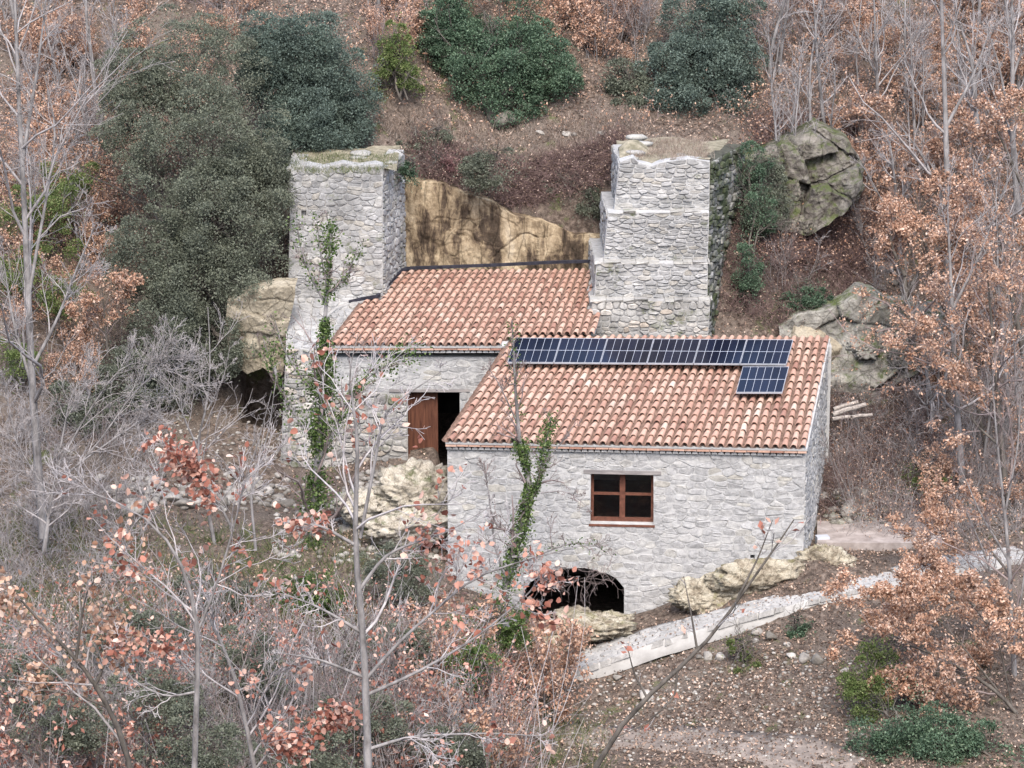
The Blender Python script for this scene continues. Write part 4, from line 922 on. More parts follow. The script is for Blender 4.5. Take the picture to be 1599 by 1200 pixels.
m_litter = mat_leaf('fallen_leaf', [(0, (.06, .042, .034)), (.35, (.15, .105, .08)), (.65, (.27, .185, .14)), (.87, (.42, .31, .24)), (1, (.56, .45, .38))], .1)
m_grass = mat_leaf('grass_blade', [(0, (.05, .08, .025)), (.6, (.12, .15, .06)), (1, (.27, .25, .14))])
m_dry = mat_leaf('dry_stem', [(0, (.15, .11, .085)), (.6, (.28, .22, .18)), (1, (.42, .35, .3))], .1)
def scr(px, py, y):
    return at(px, py, y)

# --- trunks drawn as polylines at their real distance
def poly(pts, y, r0, r1, dy=0, m_=10):
    P = np.array([at(p[0], p[1], y+(p[2] if len(p) > 2 else 0)) for p in pts]); s_ = np.linspace(0, len(P)-1, m_)
    Q = np.stack([np.interp(s_, range(len(P)), P[:, a]) for a in range(3)], -1)
    Q[1:-1] = Q[1:-1]*.5+(Q[:-2]+Q[2:])*.25
    return Q[None], np.linspace(r0, r1, m_)[None]
def cat_(batches):
    return batches
def tree_from(name, label, cat, limbs, seed, root_pos, barkm, twigm, levels, leaf=None, group=None, ivy=None):
    """limbs: list of (P,R) main limbs; levels: list of dict(k,t0,t1,ang,lf,rf,m,wig,up); leaf: (mat,n,size,spread)"""
    r = np.random.RandomState(seed); root = thing(name, label, cat, root_pos, group)
    tr, F = tubes([(P, R, 7) for P, R in limbs]); part('trunk', mesh('trunk', tr, F, [barkm], smooth=True), root)
    cur = limbs; tb = []; last = None
    for li, lv in enumerate(levels):
        nxt = []
        for P, R in cur:
            nxt.append(spawn(r, P, R, lv['k'], lv.get('t0', .2), lv.get('t1', 1.), lv.get('ang', .7), lv.get('lf', .5), lv.get('rf', .5), lv.get('m', 6), lv.get('wig', .2), lv.get('up', .08), lv.get('L')))
        Pm = np.concatenate([p for p, _ in nxt]); Rm = np.concatenate([q_ for _, q_ in nxt]); Rm = np.maximum(Rm, lv.get('rmin', .004))
        tb.append((Pm, Rm, 5 if li == 0 else 3)); cur = [(Pm, Rm)]; last = Pm
    if tb:
        V, F = tubes(tb); o = part('branches', mesh('branches', V, F, [twigm], smooth=True), root, kind=None)
        o['kind'] = 'stuff'
    if leaf:
        mt, n, size, spread = leaf[:4]; clump = leaf[4] if len(leaf) > 4 else 0; asp = leaf[5] if len(leaf) > 5 else .55
        src = last if last is not None else limbs[0][0]
        if clump:
            c0 = along(r, src, max(1, int(n//clump*(1.7 if asp > .6 else 1))))
            if asp > .6: c0 = c0[fbm(c0, .9, 2, seed)+r.normal(size=len(c0))*.12 > .06]
            pos = np.repeat(c0, clump, 0)+r.normal(size=(len(c0)*clump, 3))*spread
        else: pos = along(r, src, n)+r.normal(size=(n, 3))*spread
        V, F = leaf_cloud(r, pos, size, asp); o = part('leaves', mesh('leaves', V, F, [mt]), root); o['kind'] = 'stuff'
    if ivy:
        mt, n, size, spread, seg = ivy
        pos = np.concatenate([along(r, P, int(n*w)) for (P, R), w in zip(limbs, seg) if w > 0]); cl = fbm(pos, 2.2, 3, seed)
        pos = pos[cl > -.35]; d = r.normal(size=pos.shape)*np.array([1, 1, .9]); pos = pos+d*spread*(1+fbm(pos, 1.3, 2, seed+3)[:, None]*1.2)
        V, F = leaf_cloud(r, pos, size, .9, .2, .4); o = part('ivy', mesh('ivy', V, F, [mt]), root); o['kind'] = 'stuff'
    return root

# --- evergreen with blobs
def evergreen(label, cat, blobs, base, mat, n, size, seed, bark=m_dbark, group=None, stems=4, name='evergreen_tree', th=.13, front=True):
    r = np.random.RandomState(seed); root = thing(name, label, cat, base, group); base = np.array(base, float)
    cs = np.array([b_[0] for b_ in blobs]); rd = np.array([b_[1] for b_ in blobs])
    # limbs from base to blobs
    bt = []; cen = cs.mean(0)
    k = len(blobs); S0 = np.repeat(base[None], k, 0)+r.normal(size=(k, 3))*.12*np.array([1, 1, 0]); m_ = 7; P = np.zeros((k, m_, 3))
    for i in range(m_):
        f_ = i/(m_-1); P[:, i] = S0*(1-f_)+cs*f_+np.array([0, 0, .5])*math.sin(math.pi*f_)+r.normal(size=(k, 3))*.08*(0 < i < m_-1)
    R = np.linspace(th, .03, m_)[None].repeat(k, 0)
    V, F = tubes([(P, R, 6)]); part('trunk', mesh('trunk', V, F, [bark], smooth=True), root)
    P2, R2 = spawn(r, P, R, 14, .35, 1, .9, .55, .5, 5, .3, .1); P3, R3 = spawn(r, P2, R2, 5, .3, 1, .7, .6, .5, 4, .3, .1)
    V, F = tubes([(P2, R2, 4), (P3, np.maximum(R3, .004), 3)]); o = part('branches', mesh('branches', V, F, [bark], smooth=True), root); o['kind'] = 'stuff'
    # clumps of leaves over bumpy shells
    vol = (rd.prod(1))**(2/3); w = vol/vol.sum(); nc = n//42; ix = r.choice(k, nc, p=w)
    d = unit(r.normal(size=(nc, 3)))
    if front: flip = (d[:, 1] > .2) & (r.rand(nc) < .7); d[flip, 1] *= -1
    bumpy = 1+.5*fbm(d*2.2+cs[ix]*3, 1.6, 4, seed)
    f_ = np.where(r.rand(nc) < .72, r.uniform(.80, 1.04, nc), r.uniform(.35, .8, nc))
    cc = cs[ix]+d*rd[ix]*(f_*bumpy)[:, None]
    keep = fbm(cc, .95, 3, seed+8) > -.22; cc = cc[keep]; d = d[keep]
    # leaves sit on rounded pads that catch the light on their upper side; the rest fills between
    npad = max(6, len(cc)//7); sel = r.permutation(len(cc))[:npad]; pc = cc[sel]; pd = d[sel]; k1 = int(len(cc)*42*.72/npad)
    rp = r.uniform(.16, .42, npad)*min(1, rd.mean()/.9)
    dv = unit(r.normal(size=(npad, k1, 3))+pd[:, None]*.7+np.array([0, -.15, .75])); pos1 = pc[:, None]+dv*rp[:, None, None]*r.uniform(.72, 1.08, (npad, k1, 1))*np.array([1, 1, .72])
    nf = int(len(cc)*42*.28); q_ = r.randint(0, len(cc), nf); pos2 = cc[q_]+r.normal(size=(nf, 3))*.13
    pos = np.concatenate([pos1.reshape(-1, 3), pos2]); od = np.concatenate([dv.reshape(-1, 3)*.8, d[q_]*.5])
    V, F = leaf_cloud(r, pos, size, .55, .25, .3, od); o = part('crown', mesh('crown', V, F, [mat]), root); o['kind'] = 'stuff'
    return root
def blob(px, py, y, rx, rz, ry=None): return (at(px, py, y), (rx, ry or (rx+rz)/2*.8, rz))
def P68(v): return v/65.0
evergreen('big olive grey holm oak sprawling over the slope left of the left tower', 'tree',
    [blob(300, 110, 10.5, P68(120), P68(95)), blob(215, 140, 10.2, P68(60), P68(65)), blob(220, 210, 9.5, P68(60), P68(80)), blob(330, 230, 8.6, P68(125), P68(110)), blob(250, 330, 7.8, P68(80), P68(90)), blob(350, 350, 7.4, P68(95), P68(100)), blob(320, 450, 6.8, P68(90), P68(70)), blob(400, 260, 8.8, P68(50), P68(80)), blob(230, 400, 7.0, P68(60), P68(60)), blob(395, 300, 8.2, P68(70), P68(70)), blob(250, 500, 6.2, P68(70), P68(60)), blob(350, 530, 6.3, P68(55), P68(50))],
    ground(310, 560), m_oakgr, 230000, .06, 101)
evergreen('dense dark bluish green oak rising behind the left tower', 'tree',
    [blob(480, 75, 11.6, P68(85), P68(65)), blob(420, 90, 11.2, P68(50), P68(60)), blob(440, 130, 11.5, P68(65), P68(75)), blob(520, 130, 11.5, P68(65), P68(80)), blob(490, 190, 10.8, P68(80), P68(65)), blob(545, 190, 11.2, P68(40), P68(55)), blob(450, 215, 10.5, P68(40), P68(40))],
    at(500, 240, 11.6), m_oakbl, 140000, .06, 102)
evergreen('bright green evergreen tree on the slope above the cliff, left of centre of the ledge', 'tree',
    [blob(775, 35, 15, P68(100), P68(75)), blob(700, 50, 14.6, P68(45), P68(60)), blob(725, 70, 14.5, P68(50), P68(60)), blob(830, 90, 14, P68(65), P68(50)), blob(770, 120, 13.5, P68(70), P68(55)), blob(860, 120, 13.6, P68(45), P68(40)), blob(790, 165, 13.2, P68(55), P68(30)), blob(715, 20, 15, P68(50), P68(50))],
    at(775, 190, 13.2), m_green, 110000, .066, 103)
evergreen('tall dark green evergreen above the stepped tower', 'tree',
    [blob(1110, 30, 14.5, P68(75), P68(80)), blob(1090, 100, 13.8, P68(80), P68(60)), blob(1140, 110, 14, P68(55), P68(65)), blob(1070, 150, 13.3, P68(60), P68(35)), blob(1130, 170, 13.4, P68(50), P68(30))],
    at(1095, 195, 13.4), m_oakbl, 90000, .066, 104)
evergreen('small greyish shrub between the two evergreens on the upper slope', 'shrub', [blob(975, 125, 13.8, P68(38), P68(28)), blob(1000, 150, 13.5, P68(40), P68(25))], at(985, 170, 13.4), m_oakgr, 9000, .07, 105, name='shrub', th=.03)
evergreen('upright olive green juniper left of the bright green evergreen', 'shrub', [blob(622, 80, 13, P68(28), P68(50)), blob(610, 120, 12.8, P68(32), P68(35)), blob(640, 130, 12.8, P68(25), P68(30))], at(622, 155, 12.5), m_broom, 12000, .06, 106, name='shrub', th=.03)
evergreen('rounded grey green bush hanging over the top of the cliff', 'shrub', [blob(770, 262, 9.9, P68(48), P68(32)), blob(745, 275, 9.8, P68(25), P68(22))], at(770, 290, 10), m_oakgr, 10000, .055, 107, name='shrub', th=.02)
evergreen('bright green fern clump at the upper right corner of the left tower', 'shrub', [blob(641, 268, 9.3, P68(16), P68(15))], at(641, 285, 9.4), m_green, 2500, .06, 108, name='shrub', th=.01)
evergreen('dark undergrowth bush below the holm oak in the shaded hollow', 'shrub', [blob(200, 600, 5.5, P68(60), P68(45)), blob(140, 640, 4.8, P68(60), P68(40)), blob(230, 560, 6.2, P68(60), P68(40))], ground(200, 660), m_oakgr, 24000, .07, 109, name='shrub', th=.03)
evergreen('yellow green broom bush at the left edge below the holm oak', 'shrub', [blob(115, 270, 10.5, P68(45), P68(40)), blob(90, 320, 9.6, P68(35), P68(40))], ground(110, 370), m_broom, 12000, .06, 110, name='shrub', th=.02)
evergreen('green broom bush low at the left edge beside the grey trunk', 'shrub', [blob(30, 430, 8, P68(40), P68(45)), blob(100, 460, 7.4, P68(40), P68(35)), blob(20, 560, 5.5, P68(45), P68(35))], ground(40, 520), m_broom, 14000, .06, 111, name='shrub', th=.02)
evergreen('green juniper clump in the bottom right corner below the orange oak', 'shrub', [blob(1430, 1160, -7.5, P68(75), P68(45)), blob(1380, 1110, -7, P68(50), P68(50)), blob(1490, 1180, -7.8, P68(70), P68(50)), blob(1560, 1190, -8, P68(60), P68(40))], at(1440, 1230, -7.4), m_green, 36000, .065, 112, name='shrub', th=.02)
evergreen('olive bush standing under the left side of the orange oak', 'shrub', [blob(1350, 1075, -6, P68(30), P68(45)), blob(1375, 1030, -5.6, P68(25), P68(30))], at(1360, 1110, -6), m_broom, 9000, .055, 113, name='shrub', th=.02)
evergreen('small vivid green plant on the soil slope below the path', 'plant', [blob(1247, 985, -2.5, P68(15), P68(11))], at(1247, 1000, -2.6), m_green, 1500, .06, 114, name='plant', th=.01)
evergreen('low pale green weeds on the soil slope left of the vivid plant', 'plant', [blob(1155, 1010, -3, P68(22), P68(16)), blob(1170, 1040, -3.3, P68(22), P68(16))], at(1160, 1050, -3.2), m_broom, 1800, .05, 115, name='plant', th=.01)
evergreen('reddish brown shrub above the left end of the ochre cliff', 'shrub', [blob(692, 262, 11.2, P68(38), P68(24)), blob(670, 275, 11, P68(20), P68(16))], at(692, 285, 11.1), m_redsh, 5000, .05, 130, name='shrub', th=.015)
evergreen('low dark bush above the right end of the ochre cliff', 'shrub', [blob(920, 320, 11, P68(28), P68(35)), blob(880, 300, 11.2, P68(28), P68(22))], at(905, 345, 11), m_oakgr, 7000, .05, 131, name='shrub', th=.015)
evergreen('grey green ground bush along the ledge right of the left tower', 'shrub', [blob(650, 228, 11.6, P68(35), P68(12)), blob(690, 215, 11.9, P68(30), P68(12))], at(660, 240, 11.6), m_oakgr, 4000, .05, 132, name='shrub', th=.012)
evergreen('deep green shrub filling the shaded hollow between stepped tower and bluff', 'shrub', [blob(1190, 275, 10.4, P68(32), P68(30)), blob(1215, 320, 10.2, P68(26), P68(40)), blob(1185, 350, 9.6, P68(22), P68(45))], at(1195, 390, 9.8), m_oakgr, 16000, .055, 133, name='shrub', th=.015)
evergreen('dark bush in the shade under the holm oak beside the tan rock', 'shrub', [blob(310, 570, 7.2, P68(55), P68(45)), blob(260, 600, 6.6, P68(55), P68(40)), blob(355, 530, 7.4, P68(35), P68(55))], ground(300, 630), m_oakgr, 26000, .06, 134, name='shrub', th=.02)
evergreen('grey green bush at the top edge behind the holm oak', 'shrub', [blob(90, 380, 9.4, P68(40), P68(30)), blob(30, 330, 9.9, P68(40), P68(35))], ground(70, 420), m_broom, 8000, .055, 135, name='shrub', th=.02)
evergreen('dark ivy bush spilling down the right of the stepped tower', 'shrub', [blob(1175, 260, 10, P68(25), P68(35)), blob(1185, 330, 9.4, P68(25), P68(50)), blob(1170, 420, 8.6, P68(22), P68(60))], at(1180, 470, 8.8), m_green, 14000, .05, 116, name='shrub', th=.02)
evergreen('green bramble mound beside the tan rock right of the stepped tower', 'shrub', [blob(1250, 470, 8.9, P68(45), P68(18)), blob(1270, 455, 9.2, P68(25), P68(15))], at(1255, 490, 9), m_green, 6000, .06, 117, name='shrub', th=.015)
evergreen('leafy bush with pale tips on the slope right of the house', 'shrub', [blob(1450, 760, 4, P68(30), P68(20)), blob(1430, 740, 4.3, P68(15), P68(15))], ground(1450, 790), m_broom, 2500, .06, 118, name='shrub', th=.015)

# ================================================================== IVY TREES AND BARE TREES
LV = lambda **k: k
def twig_levels(k1=10, k2=6, k3=4, L1=.45, up=.08, wig=.2):
    return [LV(k=k1, t0=.2, ang=.75, lf=L1, rf=.55, m=7, wig=wig, up=up), LV(k=k2, t0=.2, ang=.7, lf=.55, rf=.5, m=5, wig=wig, up=up, rmin=.005), LV(k=k3, t0=.2, ang=.6, lf=.55, rf=.5, m=4, wig=wig, up=up, rmin=.004)]
i1 = [poly([(478, 975), (488, 880), (492, 780), (500, 680), (505, 600), (508, 500)], .8, .11, .05, m_=16), poly([(508, 500), (514, 420), (518, 350)], .8, .048, .015),
      poly([(506, 470), (490, 440), (470, 390), (462, 340)], .8, .035, .008), poly([(512, 450), (500, 390), (495, 340)], .8, .03, .008), poly([(514, 460), (545, 430), (560, 380)], .9, .03, .008),
      poly([(497, 720), (530, 660), (550, 615), (570, 590), (625, 558), (650, 545)], .7, .05, .008), poly([(546, 620), (548, 570), (560, 520)], .7, .025, .006),
      poly([(495, 690), (460, 650), (440, 610), (420, 560), (412, 530)], .9, .04, .008), poly([(500, 620), (470, 590), (440, 540), (430, 500)], .8, .035, .008)]
tree_from('ivy_clad_tree', 'slim bare tree with ivy climbing its trunk in front of the left tower', 'tree', i1, 201, at(478, 985, .8), m_bark, m_twig, twig_levels(7, 5, 3, .4), None, None, (m_ivy, 11000, .06, .12, [1, .08, .02, .02, .02, .10, .0, .06, .04]))
i2 = [poly([(782, 965), (795, 890), (822, 800), (828, 750), (812, 690)], -2.6, .10, .05, m_=12), poly([(812, 690), (806, 620), (803, 560), (800, 500)], -2.6, .045, .012),
      poly([(826, 790), (843, 750), (850, 700), (862, 650)], -2.6, .045, .01), poly([(790, 900), (772, 850), (765, 780), (756, 720)], -2.7, .035, .01), poly([(800, 870), (840, 868), (880, 850), (920, 845), (950, 865)], -2.8, .035, .008),
      poly([(850, 720), (880, 690), (900, 660)], -2.6, .02, .006), poly([(808, 660), (780, 600), (760, 570)], -2.6, .02, .006), poly([(845, 770), (880, 766), (905, 780), (925, 800)], -2.8, .02, .006)]
tree_from('ivy_clad_tree', 'slender bare tree with bright ivy on its trunk in front of the house front wall', 'tree', i2, 202, at(782, 975, -2.6), m_bark, m_twig, twig_levels(8, 6, 4, .38), None, None, (m_ivy, 6000, .052, .08, [1, .04, .22, .0, .02, .0, 0, 0]))
# hanging tangle of twigs in the arch
r = np.random.RandomState(5)
S0 = np.array([at(px, py, -.9) for px, py in r.uniform((840, 880), (945, 915), (34, 2))]); P_, R_ = grow(r, S0, r.normal(size=(34, 3))*np.array([1, .3, .5]), r.uniform(.4, 1.0, 34), np.full(34, .008), 8, .35, -.12)
P2_, R2_ = spawn(r, P_, R_, 4, .1, 1, .8, .5, .6, 5, .35, -.1); V, F = tubes([(P_, R_, 4), (P2_, np.maximum(R2_, .004), 3)])
tag(obj('twig_tangle', mesh('twig_tangle', V, F, [m_twig], smooth=True)), 'tangle of hanging bare twigs in front of the cellar arch', 'branches', None, 'stuff')

def bare(label, trunks, y, r0, seed, bark=m_bark, tw=m_pale, lv=None, leaf=None, name='bare_tree', group=None, base=None):
    limbs = [poly(tp, y, r0*(1 if i == 0 else .42), r0*(.18 if i == 0 else .09), m_=12) for i, tp in enumerate(trunks)]
    p = limbs[0][0][0, 0]
    return tree_from(name, label, 'tree', limbs, seed, p, bark, tw, lv or twig_levels(), leaf, group)
bare('tall pale grey bare tree along the left edge of the picture', [[(68, 840), (58, 700), (50, 600), (44, 450), (40, 350), (34, 230), (28, 120), (22, -40), (20, -150)], [(44, 470), (60, 380), (75, 300), (90, 200), (70, 120)], [(48, 580), (90, 500), (120, 420), (150, 350)], [(36, 250), (60, 100), (75, -20)], [(50, 600), (20, 500), (5, 400)]], -.5, .11, 301, lv=twig_levels(14, 9, 5, .42))
bare('low spreading bare tree with pale arching branches over the dark hollow at left', [[(70, 860), (80, 780), (95, 700)], [(85, 760), (150, 700), (210, 610), (250, 580), (300, 575)], [(90, 730), (140, 640), (190, 570), (260, 560)], [(80, 780), (30, 700), (10, 620)], [(95, 700), (110, 620), (150, 560)], [(130, 720), (200, 670), (260, 640)]], -2, .06, 302, lv=twig_levels(18, 9, 5, .5), tw=m_pale)
bare('thin bare sapling with lichened branches in front of the brown slope', [[(345, 900), (330, 820), (315, 740), (305, 690), (325, 640), (330, 560), (325, 480)], [(310, 700), (285, 650), (280, 600), (290, 540)], [(330, 800), (380, 740), (400, 680)], [(325, 640), (350, 590), (360, 540)]], .5, .05, 303, lv=twig_levels(9, 6, 4, .4))
bare('grey tree with many fine branches rising left of centre in front of the rubble terrace', [[(400, 860), (390, 760), (420, 680), (430, 600)], [(395, 780), (350, 720), (320, 690)], [(395, 760), (440, 700), (460, 640)]], -1.5, .035, 304, lv=twig_levels(8, 5, 3, .4))
# foreground trees
bare('upright grey foreground tree forking into long rising branches at the bottom centre', [[(580, 1420), (575, 1200), (573, 1060), (563, 940), (553, 850), (556, 770), (562, 690), (552, 640), (548, 600)], [(573, 1060), (625, 1000), (690, 945), (740, 900), (830, 872), (910, 852)], [(575, 1085), (650, 1052), (740, 1000), (800, 950), (850, 905)], [(563, 920), (600, 868), (640, 850), (700, 832), (760, 795)], [(563, 840), (590, 700), (600, 640), (690, 580)], [(553, 850), (500, 820), (430, 815)], [(568, 990), (520, 960), (480, 940), (430, 925)], [(575, 1060), (500, 1030), (440, 1020)], [(577, 1170), (640, 1150), (760, 1145), (850, 1150)]], -28, .065, 305, tw=m_pale2, lv=twig_levels(9, 6, 4, .36, .03, .15), leaf=(m_red, 1500, .105, .10, 5, .8))
bare('forked foreground tree with light grey bark low at left of centre', [[(300, 1420), (303, 1200), (308, 1100), (311, 1000), (308, 975), (298, 920), (282, 870), (248, 820), (200, 788), (130, 765)], [(312, 980), (335, 925), (350, 880), (372, 800), (380, 760), (405, 690), (425, 610)], [(306, 1060), (270, 1020), (230, 990)], [(310, 1080), (260, 1090), (200, 1060), (190, 1000)], [(365, 830), (345, 790), (300, 740), (265, 690)], [(385, 750), (415, 720), (450, 690)]], -27, .05, 306, tw=m_pale2, lv=twig_levels(10, 6, 4, .38, .05, .16), leaf=(m_red, 1600, .105, .10, 5, .8))
bare('foreground tree with a dark forked stem arching left across the bottom left corner', [[(240, 1420), (210, 1200), (188, 1140), (165, 1095), (140, 1055), (118, 1025), (60, 970), (20, 920), (-20, 880)], [(120, 1028), (128, 960), (136, 920), (185, 860), (190, 830)], [(170, 1105), (120, 1085), (50, 1075), (-20, 1060)], [(150, 1070), (175, 1010), (180, 950)]], -25, .055, 307, bark=m_dbark, lv=twig_levels(8, 5, 3, .4, .04, .16), leaf=(m_orange, 2400, .10, .11, 6, .8))
bare('long leaning foreground stem crossing the bottom from left to the house corner', [[(430, 1420), (400, 1200), (380, 1110), (362, 1040), (340, 990), (318, 950), (290, 890)], [(400, 1200), (440, 1150), (520, 1120)], [(370, 1080), (420, 1060), (480, 1030)]], -26, .045, 308, tw=m_pale2, lv=twig_levels(10, 6, 4, .42, .04, .16), leaf=(m_red, 1100, .10, .10, 5, .8))
bare('thin dark foreground branch slanting up to the right across the pale path', [[(870, 1420), (905, 1240), (945, 1160), (1000, 1095), (1060, 1045), (1110, 1000), (1150, 940), (1190, 885), (1215, 850), (1240, 812)], [(1152, 935), (1185, 870), (1207, 812)], [(1058, 1048), (1055, 1090), (1010, 1130), (950, 1158)], [(1010, 1088), (990, 1050), (980, 1010)], [(1090, 1020), (1080, 960), (1068, 900)]], -30, .045, 309, bark=m_dbark, lv=[LV(k=4, t0=.2, ang=.5, lf=.22, rf=.5, m=6, wig=.12, up=.03, rmin=.006), LV(k=2, t0=.2, ang=.5, lf=.4, rf=.6, m=4, wig=.1, up=.03, rmin=.005)], leaf=(m_red, 24, .14, .03, 1))
# right side trees
RT = [([[(1478, 560), (1482, 420), (1480, 300), (1476, 150), (1470, 0), (1468, -120)], [(1480, 330), (1440, 240), (1400, 190)], [(1477, 200), (1520, 120), (1550, 40)]], 9.5, .12, 'straight grey trunk in the upper right wood, left of the pale forked tree'),
      ([[(1505, 770), (1495, 650), (1490, 540), (1485, 430), (1480, 330)], [(1492, 560), (1450, 640), (1420, 600)], [(1490, 480), (1530, 400), (1560, 320)]], 4.2, .10, 'grey trunk with sweeping bare boughs standing on the brown bank right of the house'),
      ([[(1372, 230), (1370, 120), (1366, 20), (1362, -80)], [(1370, 120), (1340, 60), (1320, 0)], [(1368, 60), (1400, 10)]], 15, .06, 'slim pale trunk at the top, above the grey bluff'),
      ([[(1590, 330), (1580, 200), (1582, 80), (1580, -60)], [(1580, 200), (1560, 100), (1540, 40)], [(1582, 120), (1610, 40)]], 11.5, .10, 'pale forked tree trunk at the right edge near the top'),
      ([[(1535, 300), (1525, 190), (1520, 100), (1500, 40)], [(1522, 130), (1550, 70)]], 13.5, .11, 'dark leaning trunk in the upper right wood behind the orange leaves'),
      ([[(1410, 480), (1405, 380), (1400, 300), (1390, 220)], [(1405, 360), (1370, 300), (1345, 250)], [(1400, 320), (1440, 260)]], 10.5, .08, 'bluish grey trunk right of the grey bluff'),
      ([[(1300, 160), (1290, 80), (1285, 0), (1280, -80)], [(1290, 80), (1260, 20)]], 16, .05, 'thin trunk at the top edge between the dark evergreen and the birch like trunk'),
      ([[(1430, 240), (1425, 120), (1420, 0)], [(1425, 140), (1450, 80)]], 14.5, .05, 'thin pole like trunk at the top edge right of the bluff'),
      ([[(1588, 1140), (1582, 1000), (1575, 850), (1560, 720), (1550, 600)], [(1583, 1010), (1600, 900), (1610, 800)], [(1578, 880), (1530, 800), (1500, 730)], [(1570, 800), (1590, 700), (1595, 600)]], -4.5, .07, 'multi stemmed dark tree at the right edge below the path end'),
      ([[(1565, 1100), (1555, 960), (1545, 880), (1510, 800)], [(1550, 920), (1470, 860), (1420, 830)]], -3.5, .05, 'thin dark leaning stem beside the multi stemmed tree')]
for i, (tr, y, r0, lab) in enumerate(RT): bare(lab, tr, y, r0, 320+i, lv=twig_levels(9, 6, 4, .45), tw=m_pale if i < 8 else m_twig)
# curved mossy trunk with orange leaves
bare('curved brown trunk leaning over the mossy boulder and carrying orange dead leaves', [[(1448, 580), (1432, 550), (1420, 520), (1415, 470), (1412, 420), (1420, 380)], [(1415, 460), (1450, 400), (1500, 370)], [(1413, 430), (1390, 380), (1400, 330)], [(1418, 400), (1460, 340), (1500, 300)]], 7.4, .13, 340, bark=m_dbark, tw=m_twig, lv=twig_levels(9, 6, 4, .7, .02), leaf=(m_orange, 9500, .08, .055, 6), name='brown_leaved_oak')
OK_ = [([[(1590, 900), (1570, 760), (1560, 640), (1550, 520), (1540, 400)], [(1560, 640), (1500, 560), (1450, 520)], [(1555, 560), (1600, 480), (1620, 400)], [(1565, 700), (1520, 660), (1500, 600)]], 3.0, .09, 6500, 'tall oak with pinkish orange dead leaves along the right edge at mid height', .75),
       ([[(1600, 560), (1580, 460), (1560, 380), (1550, 300)], [(1580, 460), (1530, 420), (1500, 350)], [(1570, 420), (1620, 360)]], 6.5, .08, 4500, 'oak with orange dead leaves at the right edge above the curved trunk', .8),
       ([[(1600, 1130), (1560, 1080), (1480, 1030), (1400, 1000), (1330, 965)], [(1560, 1080), (1480, 980), (1420, 930)], [(1520, 1050), (1440, 1080), (1380, 1060)], [(1580, 1100), (1560, 1000), (1500, 920)], [(1600, 1150), (1540, 1150), (1480, 1140)]], -6, .05, 20000, 'low oak with layered orange leaves sweeping left over the slope below the path', .5),
       ([[(1500, 330), (1490, 260), (1480, 200)], [(1495, 290), (1460, 220)], [(1490, 260), (1540, 200)]], 12, .05, 2600, 'small oak with orange leaves in the upper right wood', .8),
       ([[(1350, 260), (1345, 210), (1335, 160)], [(1345, 220), (1310, 180)], [(1340, 190), (1380, 150)]], 13.5, .04, 1800, 'small oak with pale brown leaves on top of the grey bluff', .8),
       ([[(170, 560), (165, 510), (160, 450)], [(165, 520), (120, 480)], [(162, 480), (210, 440)]], 6, .04, 2500, 'small oak with coppery leaves under the left flank of the holm oak', .8)]
OK_ += [([[(1610, 1010), (1560, 960), (1480, 930), (1400, 915), (1345, 925)], [(1550, 955), (1490, 890), (1440, 880)], [(1500, 935), (1430, 970), (1370, 985)], [(1590, 990), (1540, 1030), (1450, 1040)]], -4, .04, 12000, 'oak with bright orange leaves reaching left in front of the path', .5),
        ([[(1540, 700), (1520, 600), (1500, 500), (1480, 430)], [(1525, 620), (1460, 560), (1430, 500)], [(1510, 540), (1560, 470)]], 5.0, .05, 3600, 'slender oak with pinkish leaves between the curved trunk and the right edge', .6),
        ([[(1600, 300), (1570, 230), (1540, 170)], [(1580, 250), (1530, 220), (1490, 180)], [(1560, 210), (1590, 150)]], 10.5, .05, 3000, 'oak with apricot dead leaves at the right edge, upper part of the wood', .7),
        ([[(1460, 440), (1440, 360), (1430, 300)], [(1445, 380), (1400, 330)], [(1435, 330), (1480, 280)]], 9.2, .05, 3200, 'oak with orange leaves spreading right of the grey bluff', .7),
        ([[(1580, 900), (1540, 850), (1480, 830), (1400, 840)], [(1540, 850), (1520, 780), (1470, 760)], [(1500, 835), (1440, 800)]], -.5, .035, 3200, 'oak branch spray of orange leaves hanging over the right end of the path', .4)]
for i, (tr, y, r0, nl, lab, L1) in enumerate(OK_):
    bare(lab, tr, y, r0, 350+i, bark=m_dbark, tw=m_twig, lv=twig_levels(9, 6, 4, L1, .0), leaf=(m_orange, int(nl*1.25), .082, .05, 6), name='brown_leaved_oak')

